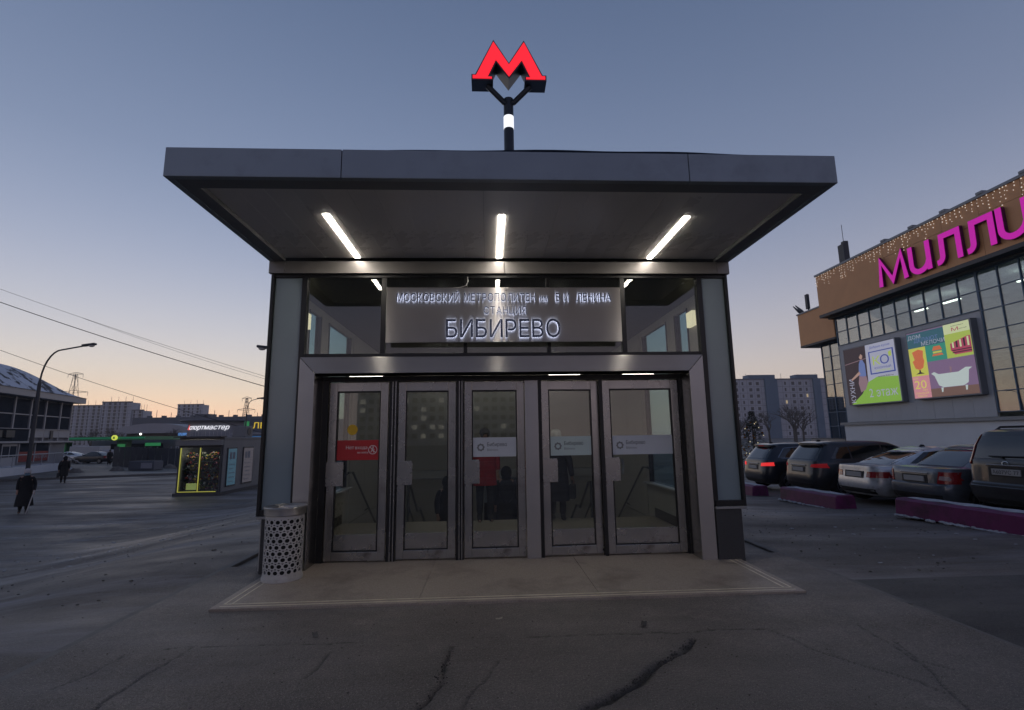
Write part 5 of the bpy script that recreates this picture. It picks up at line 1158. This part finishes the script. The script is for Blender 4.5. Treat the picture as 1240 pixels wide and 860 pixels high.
for a, c in ((KX0+.08, -13.84), (-13.76, KX1-.12)): box('front_glass', M_glass, kk_, a, c, 18.33, 18.345, -.80, 1.2)
for z in (-.35, .1, .55): box('shelf', M_trim, kk_, KX0+.1, KX1-.1, 18.6, 19.1, z-.02, z)
q = random.Random(5)
for nm, c_ in (('red', (.25, .03, .03)), ('pink', (.34, .12, .17)), ('white', (.4, .4, .38)), ('leaf', (.05, .09, .03)), ('gold', (.4, .27, .04)), ('dark leaf', (.03, .05, .025))):
    b_ = MB()
    for k in range(70):
        z = q.choice((-.72, -.3, .15, .6))+q.uniform(0, .36); b_.ell((q.uniform(KX0+.15, KX1-.2), q.uniform(18.55, 19.1), z), (q.uniform(.03, .07),)*3, 6, 4)
    add('flowers', b_, mat('flower '+nm, c_, .8, 0, .3, 20), kk_, kind='stuff')
box('flower_fill_lamp', emit('flower fill lamp', (1, .92, .7), 14), kk_, KX0+.3, KX1-.3, 18.40, 18.46, 1.22, 1.27); box('price_card', emit('price card', (.35, .40, .12), .5), kk_, KX0+.35, KX0+.95, 18.5, 18.52, -.75, -.45)  # the lamp is an unseen fill, added to light the flowers from the front
for a, c, m__, lb in ((18.75, 19.55, emit('kiosk poster blue', (.07, .16, .22), .32), 'blue poster in a dark frame'), (20.3, 21.3, emit('kiosk poster grey', (.14, .13, .15), .3), 'pale grey poster in a dark frame')):
    f_ = box('poster_frame', M_trim, kk_, KX1+.001, KX1+.04, a-.06, c+.06, -.66, 1.18, bevel=.01, label=lb); box('poster', m__, f_, KX1+.041, KX1+.046, a, c, -.60, 1.12)
    q2 = MB()
    for k in range(5): q2.box(KX1+.0465, KX1+.049, a+.1, a+.1+(c-a)*random.uniform(.4, .75), -.45+k*.2, -.42+k*.2)
    for k in range(2): q2.box(KX1+.0465, KX1+.049, a+.12+k*.3, a+.34+k*.3, .62, .95)
    add('poster_print', q2, M_far, f_)
ac = MB(); ac.box(-13.5, -12.85, 20.6, 21.4, 1.69, 2.25); ao = add('air_conditioner', ac, M_ksk, kk_, bevel=.02); add('fan_grille', MB().tube([(-12.849, 21.0, 1.97), (-12.83, 21.0, 1.97)], .2, 16), M_trim, ao)

# cars by the filling station
CG = 'cars parked by the filling station'
car('dark car parked alone in front of the filling station column', (-45.6, 57.3, -1.0), R(176), 'sedan', paint('navy', (.022, .028, .040)), group=CG)
car('silver car parked left of the dark one by the filling station', (-50.2, 59.6, -1.0), R(182), 'coupe', paint('silver', (.62, .64, .67), .35), group=CG)

# ------------------------------------------------------------------ people
M_skin = mat('skin', (.38, .22, .16), .6); 
def skin(name, chains, m, parent, sub=1, root=0):
    """one continuous surface grown over chains of (point, radius); equal points are shared"""
    vs, rs, es, key = [], [], [], {}
    for ch in chains:
        prev = None
        for p_, r_ in ch:
            k = tuple(round(c, 4) for c in p_)
            if k not in key: key[k] = len(vs); vs.append(p_); rs.append(r_)
            if prev is not None and prev != key[k]: es.append((prev, key[k]))
            prev = key[k]
    me = bpy.data.meshes.new(name+'_bones'); me.from_pydata(vs, es, []); o = bpy.data.objects.new(name+'_bones', me); col.objects.link(o)
    o.modifiers.new('skin', 'SKIN'); s_ = o.modifiers.new('sub', 'SUBSURF'); s_.levels = s_.render_levels = sub
    for v, r_ in zip(me.skin_vertices[0].data, rs): v.radius = (r_, r_) if not isinstance(r_, tuple) else r_
    me.skin_vertices[0].data[root].use_root = True
    dm = bpy.data.meshes.new_from_object(o.evaluated_get(bpy.context.evaluated_depsgraph_get())); dm.name = name
    bpy.data.objects.remove(o); bpy.data.meshes.remove(me)
    dm.materials.clear(); dm.materials.append(m); dm.polygons.foreach_set('use_smooth', [True]*len(dm.polygons))
    r_ = bpy.data.objects.new(name, dm); col.objects.link(r_)
    if parent: r_.parent = parent
    ORG[r_.name] = (0, 0, 0); return r_
def person(lab, loc, rz, H=1.7, coat=(.02, .02, .025), coat_len=.46, legs=(.02, .02, .025), hat=None, hair=(.03, .025, .02), mask=None, stride=.0, stoop=0.0, hand_r=None, hand_l=None, skirt=.0, hood=False, scarf=None):
    """faces local -Y"""
    t = thing('person', lab, 'person', loc, rz, world=False); h = H/1.75
    P = lambda x, y, z: (x*h, (y-stoop*max(0, z-.95)**1.3)*h, z*h-(stoop*.12*max(0, z-.95))*h)
    pel, spi, che, nec, hed, top = P(0, 0, .95), P(0, .0, 1.15), P(0, .01, 1.36), P(0, .01, 1.50), P(0, -.015, 1.61), P(0, -.01, 1.70)
    ch = [[(pel, .135*h), (spi, .125*h), (che, .145*h), (nec, .055*h), (P(0, -.01, 1.545), .055*h), (hed, .092*h), (top, .075*h)], [(hed, .092*h), (P(0, -.10, 1.595), .022*h)]]
    arms = []
    for s_, hand in ((-1, hand_r), (1, hand_l)):
        sh, = (P(s_*.185, .01, 1.42),); el = P(s_*.235, .04, 1.15); wr = P(s_*.24, -.05, .90)
        if hand: wr = P(*hand); el = P(s_*.27, .07, (1.42+hand[2])/2+.0)
        d = Vector(wr)-Vector(el); d.normalize(); pm_ = Vector(wr)+d*.07*h
        ch += [[(che, .145*h), (sh, .068*h), (el, .048*h), (wr, .030*h), (tuple(pm_), .036*h)]]
        for k in range(4): ch.append([(tuple(pm_), .036*h), (tuple(pm_+Vector(((k-1.5)*.016, -.012, 0))*h+d*.045*h), .009*h), (tuple(pm_+Vector(((k-1.5)*.017, -.03, 0))*h+d*(.078-.006*abs(k-1.3))*h), .008*h)])
        ch.append([(wr, .030*h), (tuple(Vector(wr)+d*.04*h+Vector((-s_*.03, -.03, 0))*h), .011*h), (tuple(Vector(wr)+d*.075*h+Vector((-s_*.035, -.045, 0))*h), .009*h)])
        arms.append((sh, el, wr))
    feet = []
    for s_ in (-1, 1):
        st = stride*s_; hp = P(s_*.09, 0, .90); kn = P(s_*.10, -.03-st*.5, .50); an_ = P(s_*.10, .03-st, .09); toe = P(s_*.115, -.13-st, .035)
        ch.append([(pel, .135*h), (hp, .088*h), (kn, .06*h), (an_, .042*h), (toe, .036*h)]); feet.append((hp, kn, an_, toe))
    skin('body', ch, M_skin, t)
    key = '%.3f %.3f %.3f' % coat; mc = mat('cloth '+key, coat, .9, 0, .25, 12); mlg = mat('cloth %.3f %.3f %.3f' % legs, legs, .9, 0, .25, 12)
    # trousers, boots
    for hp, kn, an_, toe in feet:
        skin('trouser_leg', [[(hp, .105*h), (kn, .078*h), (tuple(Vector(an_)+Vector((0, 0, .03*h))), .066*h)]], mlg, t)
        skin('boot', [[(tuple(Vector(an_)+Vector((0, .0, .09*h))), .056*h), (an_, .055*h), (toe, .045*h)]], M_plastic, t)
    # coat: stacked ovals from the collar to the hem, sleeves grown over the arms
    zs = [(1.50, .075, .075), (1.46, .15, .10), (1.40, .205, .125), (1.28, .205, .145), (1.12, .20, .148), (.98, .215, .155), (.86, .225, .165)]
    hem = .95-coat_len
    zz = .86
    while zz-.08 > hem: zz -= .08; e = (.86-zz); zs.append((zz, .225+skirt*e+.02*e, .165+skirt*e*.8+stride*.35*e))
    zs.append((hem, .225+(.86-hem)*(skirt+.02), .165+(.86-hem)*skirt*.8+stride*.35*max(0, .86-hem))); zs.append((hem+.004, .06, .06))
    m_ = MB(); n = 28
    for i, (z, a, c) in enumerate(zs):
        for k in range(n):
            an2 = 2*PI*k/n; f = 1+.035*math.sin(an2*5+z*6)*(1.4-z if z < 1.2 else .1); m_.v.append(P(a*f*math.cos(an2), c*f*math.sin(an2)+.005, z))
    m_.f += [(i*n+k, i*n+(k+1) % n, (i+1)*n+(k+1) % n, (i+1)*n+k) for i in range(len(zs)-1) for k in range(n)]
    add('coat', m_, mc, t, smooth=50)
    for sh, el, wr in arms: skin('sleeve', [[(tuple(Vector(sh)+(Vector(che)-Vector(sh))*.25), .09*h), (sh, .098*h), (el, .074*h), (tuple(Vector(wr)+(Vector(el)-Vector(wr))*.08), .056*h)]], mc, t)
    add('collar', MB().tube([P(.075*math.cos(a), .085*math.sin(a)-.005, 1.50) for a in np.linspace(0, 2*PI, 17)], .034*h, 8), mat('scarf %.2f' % scarf[0], scarf, .9) if scarf else mc, t, smooth=60)
    C_ = Vector(hed)
    for s_ in (-1, 1): add('ear', MB().ell(tuple(C_+Vector((s_*.088, .01, 0))*h), (.012*h, .022*h, .032*h), 8, 5), M_skin, t, smooth=60); add('eye', MB().ell(tuple(C_+Vector((s_*.033, -.086, .015))*h), (.013*h, .008*h, .008*h), 8, 5), M_black, t)
    add('mouth', MB().ell(tuple(C_+Vector((0, -.086, -.055))*h), (.026*h, .01*h, .007*h), 8, 5), mat('lip', (.25, .09, .08), .6), t)
    if hood: add('hood', MB().ell(tuple(C_+Vector((0, .03, .02))*h), (.125*h, .125*h, .15*h), 14, 9), mc, t, smooth=60)
    elif hat:
        mh = mat('knit %.2f %.2f' % (hat[0], hat[2]), hat, .95, 0, .15, 40, .3, 90); m_ = MB()
        m_.lathe([(.106, .035), (.112, .04), (.113, .085), (.107, .09), (.108, .12), (.095, .165), (.06, .198), (.02, .208)], (0, 0, 0), 18); m_.v = [(C_.x+x*h, C_.y+.005*h+y*h*1.08, C_.z+z*h-.01*h) for x, y, z in m_.v]; add('hat', m_, mh, t, smooth=45)
    else:
        m_ = MB(); m_.ell((C_.x, C_.y+.018*h, C_.z+.035*h), (.102*h, .108*h, .105*h), 16, 9); add('hair', m_, mat('hair %.3f' % hair[0], hair, .8), t, smooth=60)
    if mask:
        m_ = MB(); m_.grid(lambda u, v: (C_.x+.085*h*math.sin(u), C_.y-h*(.098*math.cos(u)+.022*math.cos(u*1.5)*(1-abs(v))), C_.z+h*(-.035+.05*v)), np.linspace(-1.2, 1.2, 11), np.linspace(-1, 1, 5)); add('face_mask', m_, mat('mask', mask, .8), t, smooth=60)
    return t, arms
def held(t, name, lab, cat, mb, m, loc, rz):
    o = add(name, mb, m, None, smooth=50); o.location = loc; o.rotation_euler.z = rz; tag(o, lab, cat); return o
wl_ = (-17.25, 13.42, -1.0); wr_ = R(38)
t, arms = person('stooping person in a long black coat and pale hat, wearing a face mask', wl_, wr_, 1.58, (.010, .010, .012), .66, (.012, .012, .013), hat=(.50, .47, .48), mask=(.12, .20, .26), stoop=.22, skirt=.10, hand_l=(.27, -.22, .86), stride=.08)
h_ = arms[1][2]; cane = MB(); cane.tube([(h_[0]-.0, h_[1]+.06, h_[2]+.0), (h_[0], h_[1]-.02, h_[2]+.03), (h_[0]+.0, h_[1]-.07, h_[2]-.0), (h_[0]-.02, h_[1]-.10, h_[2]-.12), (h_[0]-.14, h_[1]-.16, .0)], .016, 8)
held(t, 'walking_stick', 'pale walking stick held by the stooping person in the long coat', 'walking stick', cane, mat('stick', (.48, .46, .44), .5), wl_, wr_)
p2 = (-27.2, 27.5, -1.0); t, arms = person('person in black walking away along the far kerb with a bag', p2, R(215), 1.66, (.010, .010, .012), .50, (.012, .012, .014), hood=True, stride=.17, hand_l=(.27, -.02, .82))
h_ = arms[1][2]; bg_ = MB(); bg_.box(h_[0]-.05, h_[0]+.07, h_[1]-.17, h_[1]+.15, h_[2]-.42, h_[2]-.14); bg_.tube([(h_[0], h_[1]-.12, h_[2]-.14), (h_[0], h_[1]-.06, h_[2]-.05), (h_[0], h_[1]+.04, h_[2]-.05), (h_[0], h_[1]+.10, h_[2]-.14)], .012, 6)
held(t, 'handbag', 'black bag carried by the person walking along the far kerb', 'bag', bg_, M_plastic, p2, R(215))
person('distant person in black standing left of the corrugated fence', (-42.8, 53.0, -1.05), R(20), 1.72, (.012, .012, .014), .42, (.012, .012, .014), hair=(.02, .02, .02))
person('distant person in a pale jacket at the left end of the corrugated fence', (-41.4, 52.6, -1.05), R(-20), 1.68, (.16, .18, .20), .25, (.012, .012, .014), hair=(.02, .02, .02))
person('person in a red jacket standing behind the third glass door', (-.29, 3.12, 0), R(8), 1.70, (.35, .012, .015), .28, (.025, .026, .032), hair=(.05, .04, .03))
person('person in dark clothes going down the stairs beside the red jacket', (.16, 4.75, -.83), R(180), 1.70, (.020, .020, .024), .32, (.02, .02, .022), hood=True)
bp_ = MB(); bp_.ell((0, 0, 1.22), (.17, .10, .25), 14, 9); held(None, 'backpack', 'dark backpack on the person going down the stairs', 'backpack', bp_, mat('pack', (.018, .018, .022), .8), (.16, 4.57, -.83), 0)
person('hooded person in black low on the stairs behind the second door', (-1.12, 4.95, -.99), R(20), 1.66, (.014, .014, .016), .45, (.014, .014, .016), hood=True)
p4 = (1.03, 3.0, 0.0); t, arms = person('person in a long dark coat and white hat behind the fourth door', p4, R(165), 1.60, (.013, .013, .017), .55, (.014, .014, .016), hat=(.50, .53, .50), hand_l=(-.0, 0, 0) and None, hand_r=(-.30, -.02, .84))
h_ = arms[0][2]; bg_ = MB(); bg_.box(h_[0]-.05, h_[0]+.05, h_[1]-.12, h_[1]+.12, h_[2]-.36, h_[2]-.12); bg_.tube([(h_[0], h_[1]-.1, h_[2]-.12), (h_[0], h_[1], h_[2]-.04), (h_[0], h_[1]+.1, h_[2]-.12)], .01, 6)
held(t, 'handbag', 'dark handbag of the person in the white hat', 'bag', bg_, M_plastic, p4, R(165))

# ------------------------------------------------------------------ evening haze
hz = MB().box(-420, 420, -250, 480, -8, 62)
m = bpy.data.materials.new('evening haze'); m.use_nodes = True; t = m.node_tree; t.nodes.clear()
o_ = t.nodes.new('ShaderNodeOutputMaterial'); v_ = t.nodes.new('ShaderNodeVolumePrincipled'); v_.inputs['Density'].default_value = .0004
v_.inputs['Color'].default_value = (.97, .98, 1, 1); v_.inputs['Anisotropy'].default_value = .2
t.links.new(v_.outputs[0], o_.inputs['Volume'])
add('haze', hz, m, kind='stuff')
